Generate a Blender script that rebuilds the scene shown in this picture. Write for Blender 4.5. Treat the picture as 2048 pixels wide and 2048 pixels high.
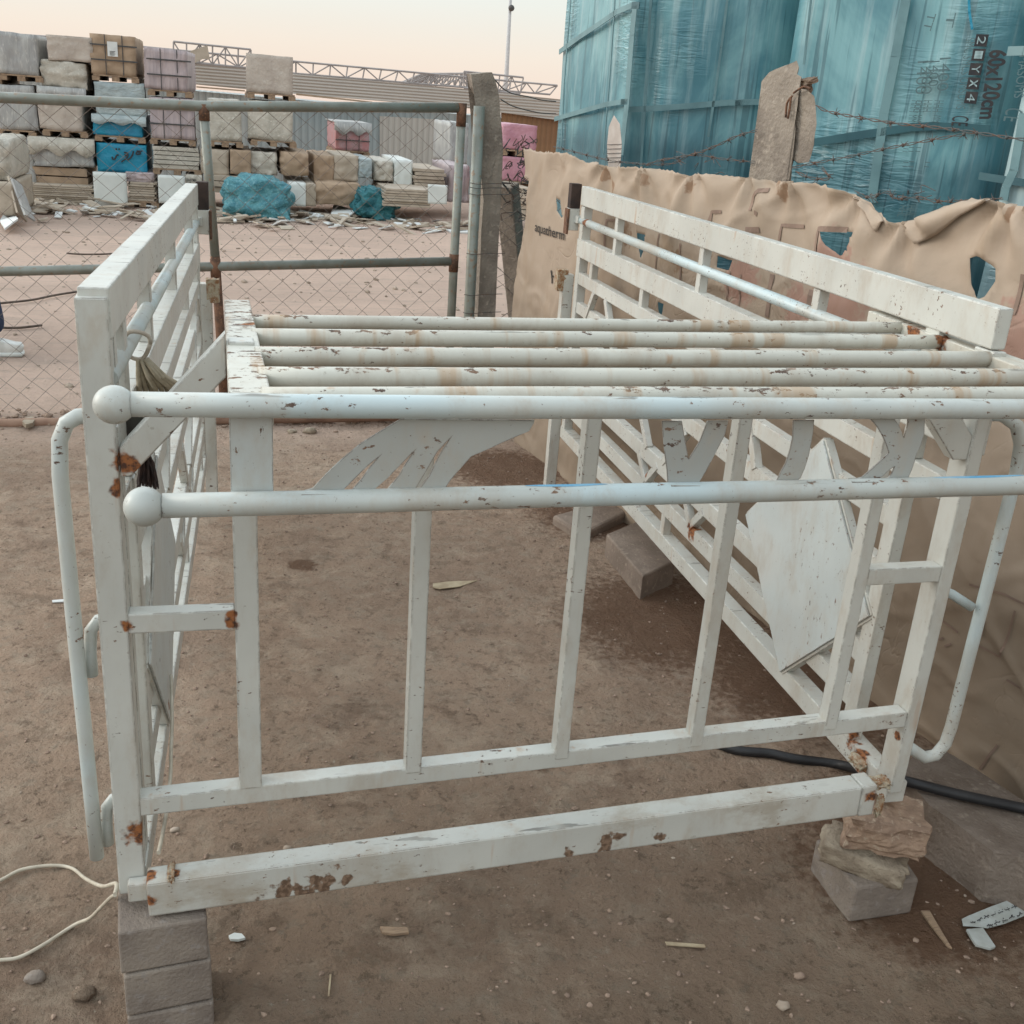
import bpy, bmesh, math, random
from mathutils import Vector as V, Matrix, noise
random.seed(7)
S=bpy.context.scene
for o in list(bpy.data.objects): bpy.data.objects.remove(o)
COL=S.collection
# ------------------------------------------------------------------ camera
F=2116.0; CX=CY=1024.0
R3=((0.964617,-0.254182,0.070098),(-0.028055,-0.361040,-0.932128),(0.262239,0.897174,-0.355395))
Rm=Matrix(R3); CAM=V((0.190,-1.550,1.294))
cam=bpy.data.cameras.new('camera'); co=bpy.data.objects.new('camera',cam); COL.objects.link(co); S.camera=co
m=Matrix.Identity(4)
for i in range(3):
    m[i][0]=Rm[0][i]; m[i][1]=-Rm[1][i]; m[i][2]=-Rm[2][i]; m[i][3]=CAM[i]
co.matrix_world=m
cam.sensor_width=36; cam.lens=36*F/2048; cam.clip_start=.05; cam.clip_end=2000
# ------------------------------------------------------------------ sky, sun, exposure
SUN_EL=math.radians(18); SUN_AZ=math.radians(-68)      # azimuth measured from +Y towards +X
w=bpy.data.worlds.new('World'); S.world=w; w.use_nodes=True; nt=w.node_tree; nt.nodes.clear()
def wn(t): return nt.nodes.new(t)
out=wn('ShaderNodeOutputWorld'); bg=wn('ShaderNodeBackground'); sky=wn('ShaderNodeTexSky')
sky.sky_type='NISHITA'; sky.sun_disc=False; sky.sun_elevation=SUN_EL; sky.sun_rotation=SUN_AZ; sky.dust_density=4; sky.air_density=1.3
sm=wn('ShaderNodeVectorMath'); sm.operation='SCALE'; sm.inputs['Scale'].default_value=0.10
nt.links.new(sky.outputs[0],sm.inputs[0])
tc=wn('ShaderNodeTexCoord'); sx=wn('ShaderNodeSeparateXYZ'); nt.links.new(tc.outputs['Generated'],sx.inputs[0])
rp=wn('ShaderNodeValToRGB'); nt.links.new(sx.outputs[2],rp.inputs[0])
cr=rp.color_ramp; cr.elements[0].position=0.0; cr.elements[0].color=(1.0,.80,.67,1); cr.elements[1].position=1.0; cr.elements[1].color=(.66,.74,.80,1)
for p,c in ((.04,(1.0,.89,.77,1)),(.085,(.92,.945,.885,1)),(.3,(.84,.90,.92,1))):
    e=cr.elements.new(p); e.color=c
mx=wn('ShaderNodeMix'); mx.data_type='RGBA'; mx.inputs[0].default_value=.93
nt.links.new(sm.outputs[0],mx.inputs[6]); nt.links.new(rp.outputs[0],mx.inputs[7])
mr=wn('ShaderNodeMapRange'); mr.interpolation_type='SMOOTHSTEP'; mr.inputs[1].default_value=.10; mr.inputs[2].default_value=.45; mr.inputs[3].default_value=1.0; mr.inputs[4].default_value=1.9
nt.links.new(sx.outputs[2],mr.inputs[0])
# evening glow: the sky is brighter on the side where the sun went down, dimmer behind the photographer
dt=wn('ShaderNodeVectorMath'); dt.operation='DOT_PRODUCT'; nt.links.new(tc.outputs['Generated'],dt.inputs[0]); dt.inputs[1].default_value=(math.sin(SUN_AZ),math.cos(SUN_AZ),0)
mg=wn('ShaderNodeMapRange'); mg.inputs[1].default_value=-1; mg.inputs[2].default_value=1; mg.inputs[3].default_value=.45; mg.inputs[4].default_value=1.50
nt.links.new(dt.outputs['Value'],mg.inputs[0])
m1=wn('ShaderNodeMath'); m1.operation='SUBTRACT'; nt.links.new(mg.outputs[0],m1.inputs[0]); m1.inputs[1].default_value=1
m2=wn('ShaderNodeMapRange'); m2.inputs[1].default_value=.06; m2.inputs[2].default_value=.25; nt.links.new(sx.outputs[2],m2.inputs[0])
m3=wn('ShaderNodeMath'); m3.operation='MULTIPLY_ADD'; nt.links.new(m1.outputs[0],m3.inputs[0]); nt.links.new(m2.outputs[0],m3.inputs[1]); m3.inputs[2].default_value=1
mm=wn('ShaderNodeMath'); mm.operation='MULTIPLY'; nt.links.new(mr.outputs[0],mm.inputs[0]); nt.links.new(m3.outputs[0],mm.inputs[1]); nt.links.new(mm.outputs[0],bg.inputs[1])
nt.links.new(mx.outputs[2],bg.inputs[0]); nt.links.new(bg.outputs[0],out.inputs[0])
sl=bpy.data.lights.new('sun','SUN'); sl.energy=1.1; sl.angle=math.radians(25); sl.color=(1,.92,.82)
so=bpy.data.objects.new('sun',sl); COL.objects.link(so)
sd=V((math.sin(SUN_AZ)*math.cos(SUN_EL),math.cos(SUN_AZ)*math.cos(SUN_EL),math.sin(SUN_EL)))
so.rotation_euler=sd.to_track_quat('Z','Y').to_euler(); so.location=sd*50
S.view_settings.view_transform='Standard'; S.view_settings.look='None'; S.view_settings.exposure=0; S.view_settings.gamma=1
# ------------------------------------------------------------------ helpers
def ray(p):
    v=V((p[0]-CX,p[1]-CY,F)); return Rm.transposed()@v
def onpl(p,n,d):
    r=ray(p); n=V(n); return CAM+r*((d-n.dot(CAM))/n.dot(r))
def PX(p,x): return onpl(p,(1,0,0),x)
def PY(p,y): return onpl(p,(0,1,0),y)
def PZ(p,z): return onpl(p,(0,0,1),z)
def PD(p,d): return CAM+ray(p)*(d/F)
GZ=-.25
class MB:
    """collects shapes into one bmesh (world coordinates)"""
    def __init__(s): s.b=bmesh.new()
    def quad(s,*ps): 
        vs=[s.b.verts.new(p) for p in ps]; return s.b.faces.new(vs)
    def box(s,c,size,rot=None):
        c=V(c); hx,hy,hz=[k/2 for k in size]; R=rot or Matrix.Identity(3)
        vs=[s.b.verts.new(c+R@V((x*hx,y*hy,z*hz))) for x in(-1,1) for y in(-1,1) for z in(-1,1)]
        for f in((0,1,3,2),(4,6,7,5),(0,4,5,1),(2,3,7,6),(0,2,6,4),(1,5,7,3)): s.b.faces.new([vs[i] for i in f])
        return s
    def boxc(s,x0,x1,y0,y1,z0,z1): return s.box(((x0+x1)/2,(y0+y1)/2,(z0+z1)/2),(abs(x1-x0),abs(y1-y0),abs(z1-z0)))
    def bar(s,a,b,w,h,up=(0,0,1)):
        """rectangular bar from a to b, w across, h along up"""
        a=V(a);b=V(b);d=(b-a);L=d.length;d.normalize();u=V(up);u=(u-d*u.dot(d)).normalized();x=d.cross(u)
        R=Matrix((x,d,u)).transposed(); return s.box((a+b)/2,(w,L,h),R)
    def tube(s,pts,r,n=12,cap=True):
        pts=[V(p) for p in pts]; rings=[]; prev=None
        for i,p in enumerate(pts):
            if i==0: d=pts[1]-p
            elif i==len(pts)-1: d=p-pts[i-1]
            else: d=(pts[i+1]-p).normalized()+(p-pts[i-1]).normalized()
            d.normalize()
            if prev is None:
                u=V((0,0,1)) if abs(d.z)<.9 else V((0,1,0)); u=(u-d*u.dot(d)).normalized()
            else: u=(prev-d*prev.dot(d)).normalized()
            prev=u; x=d.cross(u); rr=r[i] if isinstance(r,(list,tuple)) else r
            rings.append([s.b.verts.new(p+(u*math.cos(2*math.pi*k/n)+x*math.sin(2*math.pi*k/n))*rr) for k in range(n)])
        for a,b in zip(rings,rings[1:]):
            for k in range(n):
                f=s.b.faces.new((a[k],a[(k+1)%n],b[(k+1)%n],b[k])); f.smooth=n>5
        if cap:
            s.b.faces.new(list(reversed(rings[0]))); s.b.faces.new(rings[-1])
        return s
    def ball(s,c,r,sub=3,sc=(1,1,1),nz=0,seed=0,fr=3,rot=None):
        g=bmesh.ops.create_icosphere(s.b,subdivisions=sub,radius=1)
        for v in g['verts']:
            p=v.co.copy(); k=1+nz*noise.noise(p*fr+V((seed,seed*1.7,0)))
            q=V((p.x*sc[0],p.y*sc[1],p.z*sc[2]))*r*k
            if rot: q=rot@q
            v.co=V(c)+q
            for f in v.link_faces: f.smooth=True
        return s
    def prism(s,pts,vec):
        """polygon (world pts) extruded by vec"""
        vec=V(vec); a=[s.b.verts.new(V(p)) for p in pts]; b=[s.b.verts.new(V(p)+vec) for p in pts]; n=len(a)
        s.b.faces.new(a); s.b.faces.new(list(reversed(b)))
        for i in range(n): s.b.faces.new((a[i],b[i],b[(i+1)%n],a[(i+1)%n]))
        return s
    def lump(s,c,size,rot=None,sub=4,nz=.1,fr=2.5,seed=0,box=.75):
        """rounded, noisy block"""
        n=2**sub//2+1; key={}
        def vt(p):
            k=tuple(round(q*1000) for q in p)
            if k not in key: key[k]=s.b.verts.new(p)
            return key[k]
        for ax in range(3):
            for sg in(-1,1):
                for i in range(n):
                    for j in range(n):
                        q=[]
                        for di,dj in((0,0),(1,0),(1,1),(0,1)):
                            p=[0,0,0]; p[ax]=sg; p[(ax+1)%3]=-1+2*(i+di)/n; p[(ax+2)%3]=-1+2*(j+dj)/n; q.append(vt(p))
                        s.b.faces.new(q)
        allv=list(key.values())
        for v in allv:
            p=v.co.copy(); sp=p.normalized(); m=p.lerp(sp*1.25,1-box)
            m=m*(1+nz*noise.noise(p*fr+V((seed,0,seed*.3)))+nz*.5*noise.noise(p*fr*3+V((seed,5,0))))
            q=V((m.x*size[0]/2,m.y*size[1]/2,m.z*size[2]/2))
            if rot: q=rot@q
            v.co=V(c)+q
        return s
    def build(s,name,mat,parent=None,bevel=0,smooth=False,wn=False):
        bmesh.ops.recalc_face_normals(s.b,faces=s.b.faces)
        off=V((0,0,0)); p=parent
        while p: off+=V(p.location); p=p.parent
        for v in s.b.verts: v.co-=off
        me=bpy.data.meshes.new(name); s.b.to_mesh(me); s.b.free(); me.materials.append(mat)
        if smooth: me.shade_smooth()
        o=bpy.data.objects.new(name,me); COL.objects.link(o); o.parent=parent
        if bevel:
            md=o.modifiers.new('bevel','BEVEL'); md.width=bevel; md.segments=2; md.limit_method='ANGLE'; md.angle_limit=math.radians(40)
        return o
def root(name,label,cat,loc,group=None):
    o=bpy.data.objects.new(name,None); COL.objects.link(o); o.location=V(loc); o.empty_display_size=.05
    o['label']=label; o['category']=cat
    if group: o['group']=group
    return o
def tag(o,label=None,cat=None,group=None,kind=None):
    if label:o['label']=label
    if cat:o['category']=cat
    if group:o['group']=group
    if kind:o['kind']=kind
    return o
def recenter(o):
    me=o.data; c=sum((v.co for v in me.vertices),V())/len(me.vertices); z=min(v.co.z for v in me.vertices); c.z=z
    for v in me.vertices: v.co-=c
    o.location=o.location+c; return o
def rz(a): return Matrix.Rotation(a,3,'Z')
def grp(g,label): return dict(group=g,label=label)
# ------------------------------------------------------------------ materials
def mat(name): 
    m=bpy.data.materials.new(name); m.use_nodes=True; n=m.node_tree; b=n.nodes['Principled BSDF']; return m,n,b
class NG:
    def __init__(s,n): s.n=n
    def new(s,t,**k):
        x=s.n.nodes.new(t)
        for a,b in k.items(): setattr(x,a,b)
        return x
    def link(s,a,b): s.n.links.new(a,b)
    def pos(s,scale=(1,1,1),gen=False):
        g=s.new('ShaderNodeNewGeometry'); mp=s.new('ShaderNodeMapping'); mp.inputs['Scale'].default_value=scale
        s.link(g.outputs['Position'],mp.inputs['Vector']); return mp.outputs[0]
    def noise(s,scale,vec=None,detail=4,rough=.55,dist=0,w=0):
        x=s.new('ShaderNodeTexNoise'); x.inputs['Scale'].default_value=scale; x.inputs['Detail'].default_value=detail; x.inputs['Roughness'].default_value=rough; x.inputs['Distortion'].default_value=dist
        s.link(vec or s.pos(),x.inputs['Vector']); return x.outputs['Fac']
    def ramp(s,v,a,b,lo=0,hi=1):
        x=s.new('ShaderNodeMapRange',clamp=True,interpolation_type='SMOOTHSTEP'); s.link(v,x.inputs[0]); x.inputs[1].default_value=a; x.inputs[2].default_value=b; x.inputs[3].default_value=lo; x.inputs[4].default_value=hi; return x.outputs[0]
    def mix(s,f,a,b,mode='MIX'):
        x=s.new('ShaderNodeMix',data_type='RGBA',blend_type=mode)
        for k,v in((0,f),(6,a),(7,b)):
            if isinstance(v,(int,float)): x.inputs[k].default_value=v
            elif isinstance(v,tuple): x.inputs[k].default_value=(*v,1)
            else: s.link(v,x.inputs[k])
        return x.outputs[2]
    def math(s,op,a,b=0.,c=None):
        x=s.new('ShaderNodeMath',operation=op)
        for k,v in((0,a),(1,b))+(((2,c),) if c is not None else ()):
            if isinstance(v,(int,float)): x.inputs[k].default_value=v
            else: s.link(v,x.inputs[k])
        return x.outputs[0]
    def spots(s,pts,jit=.6):
        """max over soft blobs round given points; pts=(pos,radius)"""
        g=s.new('ShaderNodeNewGeometry'); nz=s.new('ShaderNodeTexNoise'); nz.inputs['Scale'].default_value=45; nz.inputs['Detail'].default_value=5
        s.link(g.outputs['Position'],nz.inputs['Vector']); acc=None
        for p,r in pts:
            d=s.new('ShaderNodeVectorMath',operation='DISTANCE'); s.link(g.outputs['Position'],d.inputs[0]); d.inputs[1].default_value=p
            k=s.math('MULTIPLY',s.math('SUBTRACT',nz.outputs['Fac'],.5),r*jit*4)
            v=s.ramp(s.math('ADD',d.outputs['Value'],k),r,r*.55)
            acc=v if acc is None else s.math('MAXIMUM',acc,v)
        return acc
    def bump(s,h,b,strength=.3,dist=.01):
        x=s.new('ShaderNodeBump'); x.inputs['Strength'].default_value=strength; x.inputs['Distance'].default_value=dist; s.link(h,x.inputs['Height']); s.link(x.outputs[0],b.inputs['Normal'])
def simple(name,c1,c2=None,scale=8,rough=.7,bump=.2,bscale=60,bdist=.003,stretch=(1,1,1),metal=0,c3=None,spec=.4):
    m,n,b=mat(name); g=NG(n); c2=c2 or tuple(k*.75 for k in c1)
    f=g.ramp(g.noise(scale,g.pos(stretch),5),.35,.65); c=g.mix(f,c1,c2)
    if c3: c=g.mix(g.ramp(g.noise(scale*5,g.pos(stretch),4),.55,.72),c,c3)
    g.link(c,b.inputs['Base Color']); b.inputs['Roughness'].default_value=rough; b.inputs['Metallic'].default_value=metal; b.inputs['Specular IOR Level'].default_value=spec
    if bump: g.bump(g.noise(bscale,g.pos(stretch),5),b,bump,bdist)
    return m
RUST=[((.052,-.002,.775),.022),((.048,-.002,.735),.020),((.036,-.004,.125),.026),((.055,-.002,.12),.018),((.198,-.004,.505),.014),((.198,-.004,.52),.010),((.043,-.004,.51),.012),((.05,-.03,.055),.016),((.052,-.052,.02),.014),((.09,-.03,.06),.012),
 ((.056,.46,.088),.02),((1.42,-.05,.07),.018),((1.44,-.04,.05),.02),((1.50,.12,.03),.035),((1.50,.16,.06),.03),((1.50,.02,.16),.012),((1.54,1.14,.15),.03),((1.552,1.55,.20),.02),((1.50,.15,.43),.013),((1.585,2.5,.9),.03),
 ((1.51,.24,.935),.025),((1.50,.14,.945),.02),((.24,.15,.965),.02),((.10,.9,.66),.05),((.11,1.5,.3),.05)]
def paint(name,white=(.565,.565,.52),chip=.5,topchips=False,rustrun=.75,bluish=0,dark=1,mud=None,stretch=(.55,1,1.1)):
    m,n,b=mat(name); g=NG(n)
    c=g.mix(g.ramp(g.noise(4,None,4),.35,.7),white,tuple(k*.86 for k in white))
    c=g.mix(g.ramp(g.noise(18,g.pos((1,1,.5)),6,.65),.52,.75,0,.5),c,(.44,.37,.29))
    if bluish: c=g.mix(g.ramp(g.noise(2.3,None,3),.45,.6,0,bluish),c,(.50,.60,.62))
    # vertical rust runs
    c=g.mix(g.ramp(g.noise(30,g.pos((1,1,.12)),3),.66-.03*rustrun,.80,0,rustrun),c,(.42,.24,.12))
    # chips
    area=g.ramp(g.noise(7,None,2),.42,.60); ch=g.noise(95,g.pos(stretch),6,.68); 
    if topchips:
        ge=g.new('ShaderNodeNewGeometry'); sp=g.new('ShaderNodeSeparateXYZ'); g.link(ge.outputs['Normal'],sp.inputs[0])
        area=g.math('MULTIPLY',area,g.ramp(sp.outputs[2],.35,.9,.35,1.25))
    chm=g.ramp(g.math('ADD',ch,g.math('MULTIPLY',area,.11)),.745-.035*chip,.765-.035*chip)
    speck=g.ramp(g.noise(240,g.pos((1,1,.6)),3),.715-.012*chip,.74)
    chm=g.math('MAXIMUM',chm,g.math('MULTIPLY',speck,.8))
    c=g.mix(chm,c,g.mix(g.ramp(g.noise(50,None,2),.4,.6),(.10,.065,.05),(.20,.12,.08)))
    bv=g.new('ShaderNodeBevel'); bv.samples=4; bv.inputs['Radius'].default_value=.0028
    gn=g.new('ShaderNodeNewGeometry'); dp=g.new('ShaderNodeVectorMath',operation='DOT_PRODUCT'); g.link(bv.outputs[0],dp.inputs[0]); g.link(gn.outputs['Normal'],dp.inputs[1])
    edge=g.ramp(dp.outputs['Value'],.992,.95)
    wear=g.math('MULTIPLY',edge,g.ramp(g.math('ADD',g.noise(33,None,5,.7),g.math('MULTIPLY',area,.10)),.47,.56))
    c=g.mix(g.math('MULTIPLY',wear,.9),c,(.10,.065,.045))
    gz=g.new('ShaderNodeNewGeometry'); sz_=g.new('ShaderNodeSeparateXYZ'); g.link(gz.outputs['Normal'],sz_.inputs[0])
    crack=g.math('MULTIPLY',g.ramp(g.noise(55,g.pos((.12,1,1)),4,.6,.3),.615,.635),g.math('MULTIPLY',g.ramp(sz_.outputs[2],.8,.95),g.ramp(g.noise(5,None,3),.40,.56)))
    c=g.mix(g.math('MULTIPLY',crack,.8),c,(.13,.12,.10))
    blot=g.ramp(g.noise(26,None,6,.75),.66,.69); c=g.mix(g.math('MULTIPLY',blot,.55),c,(.30,.27,.22))
    grime=g.ramp(g.noise(8,g.pos((1,1,.45)),8,.75),.47,.70,0,.55); c=g.mix(grime,c,(.40,.34,.27))
    if topchips:
        c=g.mix(g.ramp(g.noise(17,g.pos((1,.12,.12)),4,.6),.54,.66,0,.7),c,(.42,.28,.165))
    if mud:
        c=g.mix(g.ramp(g.noise(7,g.pos((1,1,2)),6,.7),.50,.70,0,.65),c,(.33,.27,.20))
        c=g.mix(g.spots(mud,1.3),c,g.mix(g.ramp(g.noise(150,None,3),.4,.6),(.24,.16,.11),(.12,.075,.05)))
    rs=g.spots([r for r in RUST],.6)
    rc=g.mix(g.ramp(g.noise(120,None,4),.4,.65),(.30,.11,.035),(.07,.03,.018))
    c=g.mix(rs,c,rc)
    g.link(c,b.inputs['Base Color'])
    g.link(g.ramp(g.math('MAXIMUM',rs,chm),0,1,.40,.9),b.inputs['Roughness']); b.inputs['Specular IOR Level'].default_value=.55
    h=g.math('SUBTRACT',g.math('MULTIPLY',g.noise(40,None,5),.5),g.math('MULTIPLY',g.math('MAXIMUM',chm,rs),.4)); g.bump(h,b,.35,.0025)
    return m
M={}
M['paint']=paint('white_paint',chip=.8); MUD=[(tuple(V((x,-.053,z))),r) for x,z,r in((.27,.005,.020),(.305,.012,.026),(.34,.018,.024),(.235,.0,.014),(.375,.016,.014),(.86,.030,.018),(.88,.038,.012),(.97,.035,.012),(.79,.018,.010),(.47,.045,.007))]; M['beam']=paint('beam_paint',mud=MUD,chip=.4); M['slat']=paint('worn_slat_paint',(.575,.56,.49),2.1,True,.75)
M['pipe']=paint('bluish_pipe_paint',(.52,.545,.515),1.25,False,.1,.9); M['plate']=paint('speckled_plate_paint',(.55,.565,.54),.35,False,.12,.3,2.0,stretch=(1,1,.45))
M['letter']=paint('grey_letter_paint',(.42,.43,.405),1.0,False,.15,0)
M['rust']=simple('rust',(.17,.085,.05),(.08,.045,.03),25,.9,.6,120,.004,c3=(.26,.13,.07))
M['darkrust']=simple('dark_rust',(.055,.035,.028),(.03,.022,.02),20,.85,.5,90)
M['weld']=simple('weld',(.42,.36,.26),(.25,.12,.05),60,.7,.6,120,.004,c3=(.5,.48,.42))
M['brownrail']=simple('brown_rail',(.30,.19,.135),(.22,.13,.09),12,.85,.5,90,.003)
M['galv']=simple('galvanised_pipe',(.26,.275,.245),(.20,.205,.175),9,.45,.25,60,.002,(1,1,1),.3,(.26,.17,.11))
M['wire']=simple('mesh_wire',(.20,.16,.13),(.13,.10,.085),20,.7,0)
M['barb']=simple('barbed_wire_steel',(.075,.085,.085),(.12,.07,.05),30,.7,0)
M['concrete']=simple('old_concrete',(.29,.245,.20),(.20,.165,.135),7,.9,.9,70,.008,c3=(.36,.305,.25))
M['paver']=simple('paver_concrete',(.275,.23,.19),(.19,.155,.13),9,.9,.9,140,.004,c3=(.27,.235,.21))
M['stone']=simple('tan_stone',(.34,.235,.165),(.21,.14,.10),14,.9,.9,40,.012,c3=(.40,.31,.23))
M['stone2']=simple('pale_stone',(.36,.30,.225),(.24,.19,.14),18,.9,.9,60,.01)
M['brick']=simple('ground_block',(.25,.195,.155),(.19,.145,.115),10,.95,.8,110,.005,c3=(.30,.24,.19))
M['black']=simple('black_rubber',(.018,.018,.02),(.03,.03,.032),10,.45,.2,60)
M['cord']=simple('cord_plastic',(.52,.47,.38),(.42,.37,.29),30,.6,.3,60)
M['dark']=simple('dark_gap',(.02,.02,.02),(.03,.025,.02),8,.9,0)
M['wood']=simple('weathered_wood',(.33,.23,.15),(.22,.15,.10),30,.8,.5,60,.004,(1,6,1))
M['stick']=simple('dark_stick',(.07,.05,.04),(.12,.09,.07),40,.8,.3)
M['rag']=simple('beige_rag',(.45,.39,.29),(.33,.28,.20),25,.9,.6,50,.008)
M['bristle']=simple('dark_bristle',(.03,.02,.02),(.06,.035,.03),60,.6,.2)
M['rope']=simple('rope',(.50,.45,.38),(.42,.36,.29),40,.9,.5,200)
M['white']=simple('white_tile',(.68,.71,.68),(.60,.63,.60),3,.4,.05)
M['footing']=simple('footing_concrete',(.20,.16,.13),(.145,.11,.085),9,.95,.9,90,.008,c3=(.25,.205,.165))  # darker than the block concrete: lower right shade put into the colour
M['dullpaper']=simple('dusty_paper',(.40,.42,.40),(.33,.34,.31),25,.85,.3,40)
M['card']=simple('cardboard',(.40,.29,.20),(.32,.23,.155),8,.8,.3,40,.006)
M['card2']=simple('pale_cardboard',(.47,.40,.32),(.38,.32,.25),7,.8,.3,40,.008)
M['creamwrap']=simple('cream_wrap',(.52,.48,.41),(.42,.39,.33),6,.5,.6,9,.05,(1,1,1),c3=(.60,.57,.50))
M['greywrap']=simple('grey_wrap',(.42,.42,.40),(.32,.32,.315),5,.45,.6,8,.05,(2,1,.5),c3=(.52,.51,.48))
M['palewrap']=simple('pale_blue_wrap',(.40,.46,.46),(.32,.38,.39),5,.4,.7,9,.05,(1,1,2))
M['pinkwrap']=simple('pinkish_wrap',(.47,.39,.39),(.38,.32,.33),6,.5,.5,10,.04,(3,1,.4))
M['redwrap']=simple('red_pink_wrap',(.46,.20,.20),(.40,.26,.27),5,.5,.5,12,.04)
M['pink']=simple('pink_wrap',(.50,.26,.31),(.40,.19,.24),4,.5,.6,12,.04)
M['cloth']=simple('dusty_cloth',(.50,.44,.38),(.43,.37,.32),3,.9,.7,6,.06,c3=(.54,.49,.43))
M['cyan']=simple('bright_blue_wrap',(.012,.25,.38),(.02,.20,.33),4,.35,.6,12,.03)
M['teal']=simple('teal_plastic_sheet',(.05,.20,.25),(.10,.30,.34),9,.3,1.,14,.06,c3=(.20,.42,.46))
M['tealdk']=simple('dark_teal_sheet',(.02,.13,.16),(.05,.22,.25),9,.35,1.,14,.06)
M['strap']=simple('dark_strap',(.05,.055,.06),(.08,.07,.06),10,.6,0)
M['ink']=simple('dark_ink',(.03,.03,.035),(.05,.045,.045),30,.8,0)
M['paper']=simple('white_paper',(.66,.68,.66),(.58,.59,.58),8,.8,.2,30)
M['lamp']=simple('lamp_pole_grey',(.50,.50,.50),(.42,.42,.42),8,.5,0)
M['truss']=simple('pale_truss_steel',(.36,.33,.32),(.30,.27,.26),5,.6,0)
M['denim']=simple('dark_denim',(.02,.035,.075),(.03,.045,.09),60,.9,.3,300,.001)
M['shirt']=simple('grey_shirt',(.10,.11,.13),(.07,.08,.09),10,.9,.2)
M['skin']=simple('skin',(.30,.17,.11),(.26,.14,.09),10,.6,.05)
M['hair']=simple('black_hair',(.015,.012,.01),(.02,.015,.012),80,.6,.4)
M['shoe']=simple('white_trainer',(.66,.66,.63),(.55,.55,.52),20,.6,.2,80)
M['dryleaf']=simple('dry_leaf',(.40,.33,.22),(.30,.23,.15),30,.8,.3)
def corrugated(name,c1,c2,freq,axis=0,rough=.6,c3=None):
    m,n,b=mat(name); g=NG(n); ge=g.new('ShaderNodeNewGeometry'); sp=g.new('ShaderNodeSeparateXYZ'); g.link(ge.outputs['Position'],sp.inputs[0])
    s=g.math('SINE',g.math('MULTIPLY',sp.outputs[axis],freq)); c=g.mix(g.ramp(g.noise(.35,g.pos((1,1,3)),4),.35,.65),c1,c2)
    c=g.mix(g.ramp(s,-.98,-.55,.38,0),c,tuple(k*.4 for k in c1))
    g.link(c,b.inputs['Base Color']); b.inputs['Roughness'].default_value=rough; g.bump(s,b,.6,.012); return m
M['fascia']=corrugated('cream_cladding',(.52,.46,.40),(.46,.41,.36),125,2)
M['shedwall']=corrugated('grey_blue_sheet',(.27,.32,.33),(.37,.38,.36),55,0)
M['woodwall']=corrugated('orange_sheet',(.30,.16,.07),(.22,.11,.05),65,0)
# ground
def ground_mat():
    m,n,b=mat('dusty_ground'); g=NG(n)
    ge=g.new('ShaderNodeNewGeometry'); sp=g.new('ShaderNodeSeparateXYZ'); g.link(ge.outputs['Position'],sp.inputs[0])
    inner=g.mix(g.ramp(g.noise(1.3,None,5),.36,.64),(.535,.385,.285),(.43,.305,.225))
    inner=g.mix(g.ramp(g.noise(11,None,7,.7),.46,.70,0,.65),inner,(.50,.40,.31))
    inner=g.mix(g.ramp(g.noise(3.1,None,7,.68,.5),.54,.70,0,.6),inner,(.25,.17,.125))
    inner=g.mix(g.ramp(g.noise(38,None,6,.75),.53,.64,0,.8),inner,(.225,.16,.115))
    inner=g.mix(g.ramp(g.noise(19,None,5,.7),.56,.66,0,.5),inner,(.56,.45,.35))
    inner=g.mix(g.ramp(g.noise(75,None,4,.7),.63,.72,0,.8),inner,(.62,.53,.43))
    inner=g.mix(g.ramp(g.noise(6.5,None,7,.72,.4),.50,.66,0,.55),inner,(.66,.52,.40))
    inner=g.mix(g.ramp(g.noise(8.3,g.pos((1,1,1)),7,.75,.3),.53,.64,0,.5),inner,(.245,.17,.12))
    near=g.ramp(g.math('ADD',sp.outputs[1],g.math('MULTIPLY',g.noise(1.7,None,4),.9)),-.25,1.6)      # vignette painted in: soil colour darkened in front of the cage
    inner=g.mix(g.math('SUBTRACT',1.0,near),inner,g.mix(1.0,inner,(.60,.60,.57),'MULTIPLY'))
    yard=g.mix(g.ramp(g.noise(.8,g.pos((.5,1.6,1)),5),.35,.65),(.72,.54,.44),(.62,.465,.38))
    yard=g.mix(g.ramp(g.noise(4,g.pos((.5,2.6,1)),7,.72),.48,.72,0,.6),yard,(.43,.34,.285))
    yard=g.mix(g.ramp(g.noise(22,g.pos((.5,1.8,1)),4,.7),.60,.72,0,.6),yard,(.34,.26,.215))
    yy=g.math('ADD',sp.outputs[1],g.math('MULTIPLY',g.noise(1.5,None,3),1.2))
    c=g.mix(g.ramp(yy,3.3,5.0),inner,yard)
    damp_shade=g.spots([((1.62,1.35,GZ),.45),((1.72,2.3,GZ),.4),((1.9,.9,GZ),.45),((1.75,.1,GZ),.4),((1.45,2.9,GZ),.35),((1.62,-.04,GZ),.20),((1.95,-.1,GZ),.3),((.95,.62,GZ),.05),((.45,1.9,GZ),.06)],.25)  # damp soil along the fence; the near right spots are painted-in shade
    c=g.mix(g.math('MULTIPLY',damp_shade,.8),c,(.17,.092,.055))
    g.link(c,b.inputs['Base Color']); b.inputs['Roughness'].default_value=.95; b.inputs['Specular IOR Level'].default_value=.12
    h=g.math('ADD',g.math('MULTIPLY',g.noise(16,None,8,.72),1.0),g.math('MULTIPLY',g.noise(90,None,5,.7),.45)); g.bump(h,b,1.0,.055)
    return m
M['ground']=ground_mat()
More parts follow.
